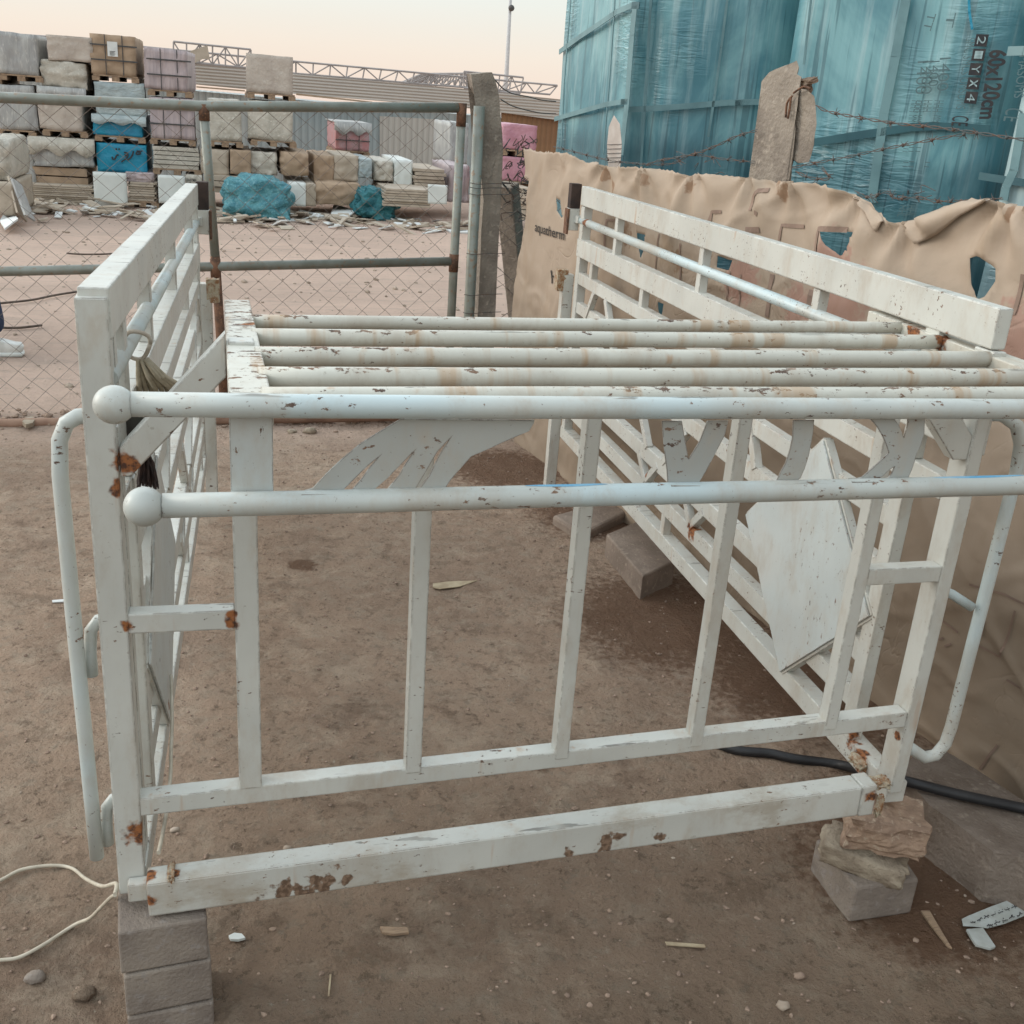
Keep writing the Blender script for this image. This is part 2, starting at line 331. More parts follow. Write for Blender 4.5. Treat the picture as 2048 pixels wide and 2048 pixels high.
def film(name,light,darkc,zlow=1.2,lowk=.55):
    m,n,b=mat(name); g=NG(n)
    ge=g.new('ShaderNodeNewGeometry'); sp=g.new('ShaderNodeSeparateXYZ'); g.link(ge.outputs['Position'],sp.inputs[0])
    c=g.mix(g.ramp(g.noise(1.8,g.pos((1.5,1.5,.8)),5,.65,.6),.34,.64),darkc,light)
    c=g.mix(g.ramp(g.noise(16,g.pos((1.4,1.4,.10)),5,.6),.48,.72,0,.40),c,(.45,.57,.58))
    c=g.mix(g.ramp(g.noise(24,g.pos((1.5,1.5,.05)),3),.57,.63,0,.55),c,tuple(k*.55 for k in darkc))
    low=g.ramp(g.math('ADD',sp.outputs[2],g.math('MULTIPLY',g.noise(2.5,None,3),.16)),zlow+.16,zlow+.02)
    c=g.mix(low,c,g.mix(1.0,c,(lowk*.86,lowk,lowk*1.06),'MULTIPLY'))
    rot=g.new('ShaderNodeMapping'); rot.inputs['Rotation'].default_value=(.5,.9,.3); rot.inputs['Scale'].default_value=(1,1,6); g.link(g.pos(),rot.inputs['Vector'])
    area=g.ramp(g.noise(1.5,None,2),.52,.66); wr=g.math('MULTIPLY',g.noise(7,rot.outputs[0],3,.55,1.0),area)
    c=g.mix(g.ramp(wr,.56,.66,0,.35),c,(.55,.68,.69))
    g.link(c,b.inputs['Base Color']); b.inputs['Roughness'].default_value=.33; b.inputs['Specular IOR Level'].default_value=.45
    b.inputs['Coat Weight'].default_value=.15; b.inputs['Coat Roughness'].default_value=.08
    h=g.math('ADD',g.math('MULTIPLY',wr,.7),g.math('MULTIPLY',g.noise(6,g.pos((3,3,.12)),3,.5),.4)); g.bump(h,b,.5,.04); return m
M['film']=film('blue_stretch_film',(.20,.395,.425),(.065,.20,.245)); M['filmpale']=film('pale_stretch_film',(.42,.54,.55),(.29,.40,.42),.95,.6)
M['band']=simple('dark_teal_band',(.025,.085,.105),(.035,.11,.13),6,.4,.1)
M['bandpale']=simple('grey_teal_band',(.105,.20,.22),(.15,.27,.29),6,.4,.1)
def tarp_mat():
    m,n,b=mat('tan_tarp'); g=NG(n)
    c=g.mix(g.ramp(g.noise(2.2,None,4),.35,.68),(.415,.325,.25),(.36,.28,.212))
    c=g.mix(g.ramp(g.noise(6,g.pos((1,1,.35)),5,.6),.52,.75,0,.6),c,(.315,.22,.14))
    red=g.spots([(tuple(TPp((1665,520))),.10),(tuple(TPp((1690,600))),.13),(tuple(TPp((1480,560))),.10),(tuple(TPp((1600,620))),.10),(tuple(TPp((2030,680))),.12)],.35)
    c=g.mix(g.math('MULTIPLY',red,.42),c,(.34,.12,.10))
    st=g.spots([(tuple(TPp(p)),r) for p,r in(((1565,385),.035),((1385,372),.03),((1287,360),.03),((1210,350),.03),((1550,360),.03),((1560,400),.02),((1220,372),.03),((2022,428),.02),((1360,520),.05),((1240,470),.06))],.5)
    c=g.mix(g.math('MULTIPLY',st,.65),c,(.20,.10,.045))
    # browner and darker towards the bottom
    ge=g.new('ShaderNodeNewGeometry'); sp=g.new('ShaderNodeSeparateXYZ'); g.link(ge.outputs['Position'],sp.inputs[0])
    low=g.ramp(g.math('ADD',sp.outputs[2],g.math('MULTIPLY',g.noise(3,None,4),.5)),.95,.35)
    c=g.mix(g.math('MULTIPLY',low,.75),c,(.26,.20,.145))
    b.inputs['Roughness'].default_value=.75; b.inputs['Specular IOR Level'].default_value=.25
    c=g.mix(g.ramp(g.noise(2.8,g.pos((1,1,1.6)),7,.75,.3),.50,.70,0,.5),c,(.30,.245,.19))
    g.link(c,b.inputs['Base Color'])
    cr_=g.math('ABSOLUTE',g.math('SUBTRACT',g.noise(4.5,g.pos((1,1,.9)),3,.5,.8),.5)); cr2=g.math('ABSOLUTE',g.math('SUBTRACT',g.noise(11,g.pos((1,1,.8)),3,.55,.6),.5))
    cm=g.ramp(g.noise(2.1,None,2),.48,.62); h=g.math('SUBTRACT',g.math('MULTIPLY',g.noise(4,None,4,.5),.8),g.math('MULTIPLY',g.math('ADD',g.math('MULTIPLY',g.ramp(cr_,.0,.03,1,0),.10),g.math('MULTIPLY',g.ramp(cr2,.0,.04,1,0),.04)),cm)); g.bump(h,b,.55,.03)
    return m
# ------------------------------------------------------------------ tarp plane
TA=V((2.10,.26,0)); TD=V((-.17,1,0)).normalized(); TN=V((-1,-.17,0)).normalized()   # TN points towards the cage
def TPp(p,off=0): return onpl(p,TN,TN.dot(TA)+off)
def tsz(p,off=0):
    q=TPp(p,off); return ((q-TA).dot(TD),q.z)
M['tarp']=tarp_mat()
def T_(x,y): return (1050+x/1.936,y/1.936)
def A_(x,y): return (1050+x/3.22,350+y/3.22)
def B_(x,y): return (1500+x/3.22,350+y/3.22)
def Mz(x,y): return (880+x/3.45,100+y/3.45)
def H_(x,y): return (1480+x/3.23,1450+y/3.23)
def Z1(x,y): return (x/3.22,y/3.22)
def Z2(x,y): return (500+x/3.22,y/3.22)
# ------------------------------------------------------------------ GROUND
def axis(lo,hi,step,far,n=26,g=1.38):
    a=[lo+i*step for i in range(int((hi-lo)/step)+1)]; s=step; x=a[-1]
    up=[]
    while x<far: s*=1.22; x+=s; up.append(x)
    s=step; x=a[0]; dn=[]
    while x>-far: s*=1.22; x-=s; dn.append(x)
    return dn[::-1]+a+up
xs=axis(-1.4,2.7,.013,500); ys=axis(-.7,4.2,.013,500)
def gh(x,y):
    r=max(0,min(1,1-(max(abs(x-.7)-2.5,0)+max(abs(y-2)-3,0))/6)); p=V((x,y,0))
    h=(noise.noise(p*1.1)*.014+noise.noise(p*4.3)*.006+noise.noise(p*13)*.005+abs(noise.noise(p*26))*.0055)*r
    h+=noise.noise(p*.25+V((9,0,0)))*.03*min(1,max(0,(y-6)/6))
    h+=.035*math.exp(-((y-3.72-.12*noise.noise(p*1.3))/.10)**2)*(1 if x<2.2 else 0)      # ridge heaped along the gate
    return GZ+h
gm=bpy.data.meshes.new('ground')
verts=[(x,y,gh(x,y)) for y in ys for x in xs]; nx=len(xs)
faces=[(j*nx+i,j*nx+i+1,(j+1)*nx+i+1,(j+1)*nx+i) for j in range(len(ys)-1) for i in range(nx-1)]
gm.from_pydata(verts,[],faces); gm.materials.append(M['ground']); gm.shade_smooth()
go=bpy.data.objects.new('ground',gm); COL.objects.link(go); tag(go,'dusty brown soil with small lumps under and around the white cage','ground',kind='structure')
# gravel: countless crumbs of soil and stone
def gravel(name,n,region,smin,smax,mt,label,seed):
    rnd=random.Random(seed); vs=[];fs=[]
    t=bmesh.new(); bmesh.ops.create_icosphere(t,subdivisions=1,radius=1); bv=[v.co.copy() for v in t.verts]; bf=[[v.index for v in f.verts] for f in t.faces]; t.free()
    for i in range(n):
        x,y=region(rnd); s=smin*(smax/smin)**(rnd.random()**2.2); a=rnd.random()*6.3; o=len(vs); z=gh(x,y)
        sc=(rnd.uniform(.7,1.3),rnd.uniform(.6,1.1),rnd.uniform(.35,.7))
        for v in bv:
            k=s*(1+rnd.uniform(-.25,.25)); px,py=v.x*sc[0]*k,v.y*sc[1]*k
            vs.append((x+px*math.cos(a)-py*math.sin(a),y+px*math.sin(a)+py*math.cos(a),z+s*.2+v.z*sc[2]*k))
        fs+=[[o+q for q in f] for f in bf]
    me=bpy.data.meshes.new(name); me.from_pydata(vs,[],fs); me.materials.append(mt)
    o=bpy.data.objects.new(name,me); COL.objects.link(o); tag(o,label,'gravel',kind='stuff'); return o
M['crumb']=simple('soil_crumb',(.30,.215,.16),(.20,.14,.105),30,.95,.3,100,c3=(.35,.27,.205))
M['crumb2']=simple('pale_crumb',(.38,.31,.245),(.30,.235,.18),30,.95,.3,100)
gravel('gravel',9000,lambda r:(r.uniform(-1.4,2.0),-.6+4.2*r.random()**1.3),.0011,.0075,M['crumb'],'small brown soil crumbs scattered over the ground around the cage',1)
gravel('pale_gravel',220,lambda r:(r.uniform(-1.4,2.0),-.6+4.2*r.random()**1.2),.0012,.0045,M['crumb2'],'tiny pale grit scattered over the brown ground',2)
gravel('rubble',900,lambda r:(r.uniform(-1.6,1.5),r.gauss(3.66,.055)),.005,.022,M['crumb'],'line of small clods heaped along the foot of the gate',3)
gravel('yard_gravel',900,lambda r:(r.uniform(-3,3),r.uniform(4,13)),.006,.03,M['crumb2'],'pale clods strewn across the yard beyond the gate',4)
# ------------------------------------------------------------------ CAGE
cage=root('steel_cage','large rusty white steel cargo cage with slatted rack, propped on bricks and stones','cage',(0,0,0))
# --- side frames
def side_frame(P0,d,sgn,zdrop,L,side):
    """P0 near inner corner, d direction, sgn outward side; (u,z)->world"""
    n=V((d.y,-d.x,0))*sgn
    def W(u,z,o=0): return P0+d*u+n*o+V((0,0,z-zdrop*u))
    th=.040
    def rail(z0,z1,u0=-.02,u1=L,o=.0,t=th,nm='rail',mt='paint'):
        mb=MB(); a=W(u0,(z0+z1)/2,o+t/2); b=W(u1,(z0+z1)/2,o+t/2); mb.bar(a,b,t,z1-z0); return mb.build(nm,M[mt],fr,.003)
    mb=MB()
    mb.bar(W(.16,.045,.014),W(.16,.70,.014),.045,.028,up=n)          # inner upright near the front
    fr=mb.build('side_frame',M['paint'],cage,.003)
    MB().bar(W(.16,.702,.016),W(.16,.958,.016),.045,.026,up=n).build('upright',M['paint'],fr,.003)
    MB().bar(W(L-.03,-.0,.02),W(L-.03,.955,.02),.045,.036,up=n).build('upright',M['paint'],fr,.003)
    tag(fr,side)
    rail(.957,1.030,t=.042 if sgn<0 else .030)
    rail(.760,.830); rail(.655,.702,u0=.03,o=.004,t=.03)
    rail(.540,.585,u0=.17,o=.006,t=.028); rail(.418,.468,u0=.17,o=.004,t=.03)
    rail(.222,.275,u0=.17,o=.004,t=.034); rail(.112,.162,u0=.17,o=.004,t=.034); rail(0,.05,t=.044)
    MB().tube([W(-.0,.897,.012),W(L*.5,.895,.012),W(L,.897,.012)],.0145,16).build('cross_pipe',M['pipe'],fr)
    for u,z0,z1 in((1.31,.826,.96),(1.33,.826,.96),(1.77,.70,.764),(.62,.83,.955),(2.1,.826,.96),(1.34,.047,.116),(2.2,.047,.116),(.62,.70,.764),(2.35,.70,.764)):
        if u==1.33: continue
        MB().bar(W(u,z0,.018),W(u,z1,.018),.032,.026,up=n).build('strut',M['paint'],fr,.002)
    for (u0,z0),(u1,z1) in(((2.28,.66),(2.42,.47)),((2.14,.66),(1.98,.47)),((1.44,.245),(1.53,.165)),((1.05,.235),(1.13,.158)),((1.20,.235),(1.13,.158)),((1.62,.235),(1.53,.158)),((.86,.58),(.78,.46)),((1.55,.56),(1.42,.45)),((2.0,.42),(2.15,.27)),((2.3,.42),(2.15,.27)),((1.7,.42),(1.55,.27)),((1.25,.42),(1.4,.27))):
        MB().bar(W(u0,z0,.012),W(u1,z1,.012),.026,.022,up=n).build('diagonal',M['paint'],fr,.002)
    # diamond plate on the inner face with a folded rim
    mb=MB(); pts=[(.46,.640),(.77,.337),(.463,.038),(.156,.346)]
    mb.prism([W(u,z,-.003) for u,z in pts],-n*.004)
    mb.build('diamond_plate',M['plate'],fr,.001)
    mb=MB()
    for (a,b) in zip(pts,pts[1:]+pts[:1]): mb.bar(W(*a,.008),W(*b,.008),.014,.02,up=n)
    mb.build('plate_rim',M['paint'],fr,.001)
    # far post with bare dark top, standing on the ground, and bracket
    MB().bar(W(L+.05,-.25+zdrop*L,-.012),W(L+.05,.68,-.012),.045,.045,up=n).build('far_post',M['paint'],fr,.003)
    MB().bar(W(L+.05,.855,-.012),W(L+.05,.94,-.012),.044,.044,up=n).build('hinge_stub',M['paint'],fr,.003); MB().bar(W(L+.0,.90,.008),W(L+.05,.90,.0),.03,.03,up=n).build('stub_link',M['paint'],fr,.003)
    MB().bar(W(L+.05,.94,-.012),W(L+.05,1.035,-.012),.042,.042,up=n).build('bare_post_top',M['darkrust'],fr,.002)
    mb=MB(); mb.lump(W(L+.045,.655,-.038),(.046,.035,.085),sub=3,nz=.12,seed=3,fr=1.4,box=.9); mb.build('hinge_bracket',M['weld'],fr)
    mb=MB(); mb.bar(W(L+.045,.84,-.038),W(L+.045,.938,-.038),.046,.008,up=n); mb.build('rust_patch_plate',M['rust'],fr)
    return fr,W
dR=V((.033,.9995,0)).normalized(); dL=V((.036,.9993,0)).normalized()
frR,WR=side_frame(V((1.50,.03,0)),dR,1,0,2.55,'right side railing frame with diamond plate, beside the tan tarp')
frL,WL=side_frame(V((.046,.03,-.005)),dL,-1,.021,2.42,'left side railing frame with diamond plate, nearest the brick stack')
# --- near end frame
mb=MB(); mb.boxc(0,.043,0,.045,-.0,1.013); mb.boxc(.002,.044,.052,.088,.0,.95)
ef=mb.build('left_corner_post',M['paint'],cage,.003)
mb=MB(); mb.boxc(1.499,1.528,0,.052,.03,.955); mb.build('right_corner_post',M['paint'],cage,.003)
def e(a,b,w=.028,d=.03,y=.0,nm='upright',mt='paint',up=None):
    mb=MB(); A=V((a[0],y+d/2,a[1])); B=V((b[0],y+d/2,b[1])); mb.bar(A,B,d if False else w,d,up=(0,1,0)); return mb.build(nm,M[mt],cage,.0025)
e((.2205,.19),(.2205,.955),.037); e((.499,.19),(.496,.945),.028); e((.773,.19),(.771,.945),.026); e((1.041,.19),(1.041,.945),.025); e((1.327,.20),(1.327,.945),.026)
e((.040,.171),(1.499,.206),.034,.034,.002,'end_rail')
e((.042,.511),(.202,.509),.034,.030,.002,'short_rail'); e((1.34,.527),(1.499,.527),.033,.03,.002,'short_rail')
# braces from posts up to the rack
mb=MB(); mb.prism([V((.046,.004,.795)),V((.1985,.004,.9655)),V((.1985,.004,.902)),V((.060,.004,.752)),V((.046,.004,.752))],(0,.028,0)); mb.build('brace',M['paint'],cage,.002)
mb=MB(); mb.prism([V((1.499,.004,.800)),V((1.37,.004,.948)),V((1.335,.004,.948)),V((1.335,.004,.905)),V((1.470,.004,.755)),V((1.499,.004,.755))],(0,.028,0)); mb.build('brace',M['paint'],cage,.002)
# bumper beam
def zb(x): return .022+(x-.05)*.028
mb=MB(); mb.bar((.049,-.027,zb(.049)),(1.392,-.027,zb(1.392)),.046,.068); mb.build('bumper_beam',M['beam'],cage,.004)
mb=MB(); mb.bar((1.3925,-.027,zb(1.394)),(1.425,-.027,zb(1.425)),.048,.070); mb.build('beam_end',M['paint'],cage,.003)
mb=MB(); mb.bar((.016,-.012,.018),(.0485,-.012,.018),.022,.036); mb.build('beam_end',M['paint'],cage,.003)
# welds
for p,sz,sd in(((1.503,.115,.030),(.03,.045,.020),3),((1.449,-.020,.080),(.035,.03,.014),4),((.0875,-.03,.060),(.010,.04,.010),5),((1.438,-.050,.045),(.012,.008,.045),6)):
    mb=MB(); mb.lump(p,sz,None,4,.45,1.8,sd,.7); mb.build('weld_bead',M['weld'],cage,0,True)
# --- rack (slatted platform) reaching out over the near end
RZ=.952
def rk(x0,y): return V((x0,y,RZ))
mb=MB(); mb.prism([V((.2,.350,RZ)),V((.243,.350,RZ)),V((.2505,-.300,RZ-.004)),V((.199,-.300,RZ-.004))],(0,0,-.03)); pl=mb.build('rack_side_plate',M['slat'],cage,.002)
mb=MB(); mb.prism([V((.1985,-.302,RZ-.006)),V((.2495,-.302,RZ-.006)),V((.2490,-.302,.826)),V((.1985,-.302,.826))],(0,.006,0)); mb.build('rack_end_plate',M['plate'],cage,.001)
mb=MB(); mb.prism([V((1.503,.40,RZ)),V((1.548,.40,RZ)),V((1.548,-.300,RZ-.008)),V((1.492,-.300,RZ-.008))],(0,0,-.03)); mb.build('rack_side_plate',M['slat'],cage,.002)
for (ya,yb,r) in((.222,.283,.0115),(.103,.153,.0135),(-.026,.010,.0140),(-.152,-.120,.0150),(-.252,-.236,.0145)):
    pts=[V((.238+(1.512-.238)*t,ya+(yb-ya)*t+.0015*math.sin(9*t+ya*30),RZ-.012)) for t in [i/14 for i in range(15)]]
    MB().tube(pts,r,20).build('slat',M['slat'],cage)
mb=MB(); mb.bar((.22,.015,.925),(1.50,.02,.922),.03,.028); mb.build('rack_support',M['paint'],cage,.002)
mb=MB(); mb.bar((.25,.235,.921),(1.50,.285,.921),.026,.02); mb.build('rack_support',M['paint'],cage,.002)
# two front pipes with ball ends
yp=-.315
mb=MB(); a=PY((262,808),yp); mb.tube([a]+[PY((x,y),yp) for x,y in((600,812),(1000,814.5),(1400,816),(1960,818))]+[V((1.47,yp,.941))],.0145,28); mb.build('front_pipe',M['pipe'],cage)
MB().ball(PY((229,809),yp),.0222,4,(1.05,1,1)).build('ball_end',M['pipe'],cage); MB().ball((1.485,yp,.941),.0222,4).build('ball_end',M['pipe'],cage)
mb=MB(); mb.tube([PY((x,y),yp) for x,y in((325,1011),(600,1005),(1100,992),(1600,981),(2040,970))]+[V((1.47,yp,.827))],.0150,28); mb.build('front_pipe',M['pipe'],cage)
MB().ball(PY((289,1013),yp),.0238,4).build('ball_end',M['pipe'],cage); MB().ball((1.485,yp,.827),.0235,4).build('ball_end',M['pipe'],cage)
M['bluepaint']=simple('blue_smear',(.10,.34,.55),(.20,.42,.58),20,.5,.1)
def smear(x0,x1,ya,yb):
    mb=MB(); 
    n=12; pr=None
    for i in range(n+1):
        t=i/n; x=x0+(x1-x0)*t; y=ya+(yb-ya)*t; c=PY((x,y),yp); wd=.9*math.sin(math.pi*min(1,max(.02,t)))**.6
        row=[mb.b.verts.new(V((c.x,yp+.01510*-math.sin(a),c.z+.01510*math.cos(a)))) for a in (-.5*wd,-.2*wd,.1*wd,.35*wd)]
        if pr:
            for k in range(3): mb.b.faces.new((pr[k],pr[k+1],row[k+1],row[k]))
        pr=row
    return mb.build('blue_smear',M['bluepaint'],cage,0,True)
smear(1050,1215,993,989); smear(1850,2048,975,969.5)
# ornaments between the pipes
def sheet(name,poly,f,yy,lab,curl=.0):
    mb=MB(); P=[PY(f(x,y),yy) for x,y in poly]; mb.prism(P,(0,.0022,0)); o=mb.build(name,M['letter'],cage,.0006); tag(o,lab); return o
f5=lambda x,y:(420+x/2.646,800+y/2.646)
sheet('wing_ornament',[(1010,100),(1720,105),(1715,125),(1690,165),(1560,222),(1385,300),(1330,360),(1275,425),(1240,480),(1100,480),(1160,400),(1215,290),(1270,205),(1205,275),(1150,370),(1085,480),(930,482),(1000,400),(1040,330),(1078,275),(1000,355),(940,415),(862,482),(745,482),(800,420),(850,350),(890,305),(830,355),(770,415),(700,484),(480,486),(545,465),(620,385),(700,310),(800,228),(900,165)],f5,yp+.006,'flat grey sheet steel wing with cut feathers')
f7=lambda x,y:(1050+x/2.972,800+y/2.972)
sheet('letter_ornament',[(815,125),(935,125),(955,240),(975,350),(1040,245),(1085,125),(1212,122),(1190,210),(1120,345),(1075,430),(1030,500),(850,505),(845,420),(833,330),(822,220)],f7,yp+.006,'grey sheet steel letter shaped like a V')
sheet('letter_ornament',[(1595,120),(1722,118),(1715,200),(1690,330),(1665,410),(1640,465),(1600,495),(1490,497),(1520,430),(1548,380),(1575,300),(1592,220)],f7,yp+.008,'grey sheet steel slanted bar letter')
f8=lambda x,y:(1550+x/3.22,800+y/3.22)
sheet('letter_ornament',[(610,120),(770,120),(800,160),(832,240),(855,160),(855,118),(968,116),(965,220),(940,300),(920,330),(905,390),(885,450),(862,500),(845,520),(715,520),(750,480),(772,430),(735,455),(700,490),(650,520),(470,520),(560,498),(600,465),(640,430),(690,385),(735,340),(715,280),(695,235),(660,175),(635,145)],f8,yp+.008,'grey sheet steel twisted letter like an X')
def tip(pts,f,dy=-.012):
    mb=MB(); P=[PY(f(*q),yp+.004) for q in pts]; n=len(P)//2; A=P[:n]; B=[V((q.x,q.y+dy,q.z)) for q in P[n:]]
    for i in range(n-1): mb.quad(A[i],A[i+1],B[i+1],B[i])
    o=mb.build('bent_foot',M['letter'],cage); md=o.modifiers.new('t','SOLIDIFY'); md.thickness=.002; return o
for x0,x1 in((480,690),(700,850),(862,1065),(1085,1235)): tip([(x0+25,474),(x1,474),(x0,483),(x1-15,481)],f5)
tip([(850,496),(1030,496),(850,500),(1020,500)],f7); tip([(1490,490),(1600,490),(1485,494),(1600,494)],f7); tip([(470,512),(650,512),(468,519),(640,519)],f8); tip([(715,512),(845,512),(712,518),(835,518)],f8)
# outside handle loops
def loop(side):
    y0=.03
    if side<0:
        main=[(.012,.838),(-.010,.836),(-.026,.826),(-.037,.800),(-.0405,.747),(-.039,.5),(-.036,.2),(-.0345,.060)]
        o=MB().tube([V((x,y0+.0,z)) for x,z in main],.0118,18).build('handle_loop',M['pipe'],cage)
        MB().tube([V((.012,.05,.500)),V((-.006,.05,.497)),V((-.018,.05,.480)),V((-.022,.05,.44)),V((-.022,.05,.40))],.010,14).build('handle_stub',M['pipe'],cage)
        MB().tube([V((.015,.05,.165)),V((-.004,.05,.160)),V((-.015,.05,.145)),V((-.018,.05,.11)),V((-.018,.05,.070))],.010,14).build('handle_stub',M['pipe'],cage)
    else:
        main=[(1.52,.835),(1.575,.832),(1.612,.812),(1.632,.775),(1.638,.72),(1.637,.5),(1.636,.25),(1.636,.16),(1.632,.12),(1.614,.093),(1.588,.09),(1.555,.112),(1.52,.135)]
        MB().tube([V((x,y0,z)) for x,z in main],.0125,18).build('handle_loop',M['pipe'],cage)
        MB().tube([V((1.52,y0,.485)),V((1.56,y0,.468)),V((1.612,y0,.438))],.0095,14).build('handle_stub',M['pipe'],cage)
loop(-1); loop(1)
# ------------------------------------------------------------------ things hanging on the left frame
q=WL(.20,.897,-.004)
r=root('rag','beige rag hanging from the left side pipe by a pale rope ring','rag',q)
mb=MB(); c=WL(.235,.900,-.004); d=(dL+V((.25,0,.2))).normalized(); a1=V((1,0,0)); a2=V((0,-.3,1)).normalized()
mb.tube([c+a1*(.022*math.cos(t)+.002*math.sin(3*t))+a2*(.026*math.sin(t)+.002*math.cos(2*t)) for t in [i/20*2*math.pi for i in range(21)]],.0036,8); mb.build('rope_ring',M['rope'],r)
mb=MB()
for k in range(9):
    dx=.006*(k-4); a=c+V((.008+dx*.3,.006*(k%3),-.026)); mb.tube([a,a+V((.014+dx*.6,-.01*k*.3,-.025)),a+V((.026+dx*1.1,.01,-.050)),a+V((.034+dx*1.4,.02,-.085-.008*(k%3)))],[.0032,.0045,.0050,.0030],6)
mb.build('cloth_strips',M['rag'],r)
p0=PY((272,852),.12)
r=root('hand_brush','dark bristled hand brush tucked behind the left brace','brush',p0)
mb=MB(); mb.lump(p0,(.034,.03,.085),Matrix.Rotation(-.25,3,'Y'),3,.12,seed=2); mb.build('brush_head',simple('dark_olive',(.05,.05,.04),(.035,.03,.028),10,.6,.2),r)
mb=MB()
for k in range(70):
    q0=PY((random.uniform(276,292),895),.12+random.uniform(-.012,.012)); q1=PY((random.uniform(274,318),random.uniform(955,978)),.12+random.uniform(-.015,.015)); mb.tube([q0,q0.lerp(q1,.5)+V((.003,0,.004)),q1],.0014,4)
mb.build('bristles',M['bristle'],r)
# pale cord along the left frame and out over the ground
def smooth(pts,n=8):
    pts=[V(p) for p in pts]; out=[]
    for i in range(len(pts)-1):
        p0=pts[max(i-1,0)];p1=pts[i];p2=pts[i+1];p3=pts[min(i+2,len(pts)-1)]
        for k in range(n):
            t=k/n; out.append(.5*((2*p1)+(p2-p0)*t+(2*p0-5*p1+4*p2-p3)*t*t+(3*p1-p0-3*p2+p3)*t**3))
    return out+[pts[-1]]
def gp(px,lift=.004):
    q=PZ(px,GZ); q.z=gh(q.x,q.y)+lift; return q
gpc=lambda p:gp(p,.0075)
cp=[gpc((x,y)) for x,y in((-60,1790),(0,1762),(45,1740),(105,1732),(145,1742))]
cp+=[PZ((172,1757),-.19),PZ((205,1772),-.09),V((-.008,.03,-.0)),V((-.006,-.006,.008))]; 
r=root('white_cord','dirty white cord looped round the foot of the left corner post','cord',cp[-1])
MB().tube(smooth(cp),.0036,8).build('upper_strand',M['cord'],r)
cp2=[V((-.006,-.006,.006)),PZ((222,1795),-.03),PZ((205,1812),-.10),PZ((180,1836),-.19)]+[gpc((x,y)) for x,y in((150,1858),(90,1895),(40,1918),(0,1924),(-60,1930))]
MB().tube(smooth(cp2),.0036,8).build('lower_strand',M['cord'],r)
cc=[PX((343,1350),.075),PX((345,1440),.080),PX((343,1500),.080),PX((341,1560),.080),PX((331,1640),.078),PX((318,1705),.074)]
o=MB().tube(smooth(cc),.0034,8).build('cord',M['cord']); recenter(o); tag(o,'short pale cord dangling inside the left frame below the diamond plate','cord')
# ------------------------------------------------------------------ supports
def block(name,label,c,size,ang,mt,group=None,cat='block',bev=.006,nz=0,seed=0):
    mb=MB()
    mb.lump(c,size,rz(ang),4,.012 if not nz else nz,3,seed,.985 if not nz else .93)
    o=mb.build(name,mt,None,0); recenter(o); tag(o,label,cat,group); return o
for k,(dx,da) in enumerate(((0,0),(.003,.02),(.006,-.01))):
    lab=('topmost grey paving brick of the stack under the left corner post','second grey paving brick down in the left stack','lowest visible grey paving brick of the left stack')[k]
    mb=MB(); R=rz(math.radians(4)+da); zc=-.0165-.045-.0895*k; c=V((.068+dx,-.005-k*.003,zc))
    mb.box(c,(.142,.125,.087),R); o=mb.build('paving_brick',M['paver'],None,.004); recenter(o); tag(o,lab,'brick','paving bricks stacked under the left post')
# right: paver, two stones
R=rz(math.radians(52))
c=(PZ((1697,1843),GZ)+PZ((1613,1738),GZ)+PZ((1800,1830),GZ))/3
mb=MB(); base=[PZ(p,GZ-.01) for p in((1618,1745),(1697,1846),(1822,1828),(1760,1730))]; mb.prism([V((b.x,b.y,GZ-.01)) for b in base],(0,0,.092)); o=mb.build('paving_brick',M['paver'],None,.006); recenter(o); tag(o,'grey paving brick lying on the soil under two stones','brick','paving bricks')
mb=MB(); q=PY((1728,1762),.0); mb.lump((q.x,q.y+.02,-.135),(.170,.085,.055),rz(math.radians(-36))@Matrix.Rotation(math.radians(12),3,'X')@Matrix.Rotation(math.radians(10),3,'Y'),4,.13,1.6,5,.80); o=mb.build('stone',M['stone2'],None,0,True); recenter(o); tag(o,'flat pale stone sandwiched between the paver and the upper stone','stone')
mb=MB(); q=PY((1770,1690),.0); mb.lump((q.x,.02,-.062),(.155,.115,.075),rz(math.radians(-28)),4,.20,1.5,11,.86); o=mb.build('stone',M['stone'],None,0); recenter(o); tag(o,'jagged reddish tan stone wedged directly under the beam end','stone')
# far block under the right frame and its darker neighbour
mb=MB(); zt=-.160
tp=[PZ(p,zt) for p in((1213,1068),(1286,1152),(1352,1120),(1275,1042))]
mb.prism([V((b.x,b.y,zt)) for b in tp],(0,0,-.14)); o=mb.build('concrete_block',M['brick'],None,.006); recenter(o); tag(o,'brown rectangular concrete block under the middle of the right frame','block')
mb=MB(); tp=[PZ(p,-.205) for p in((1105,1030),(1165,1068),(1262,1020),(1235,995))]
mb.prism([V((b.x,b.y,-.205)) for b in tp],(0,0,-.1)); o=mb.build('concrete_block',M['brick'],None,.012); recenter(o); tag(o,'low dirt covered block behind the brown concrete block','block')
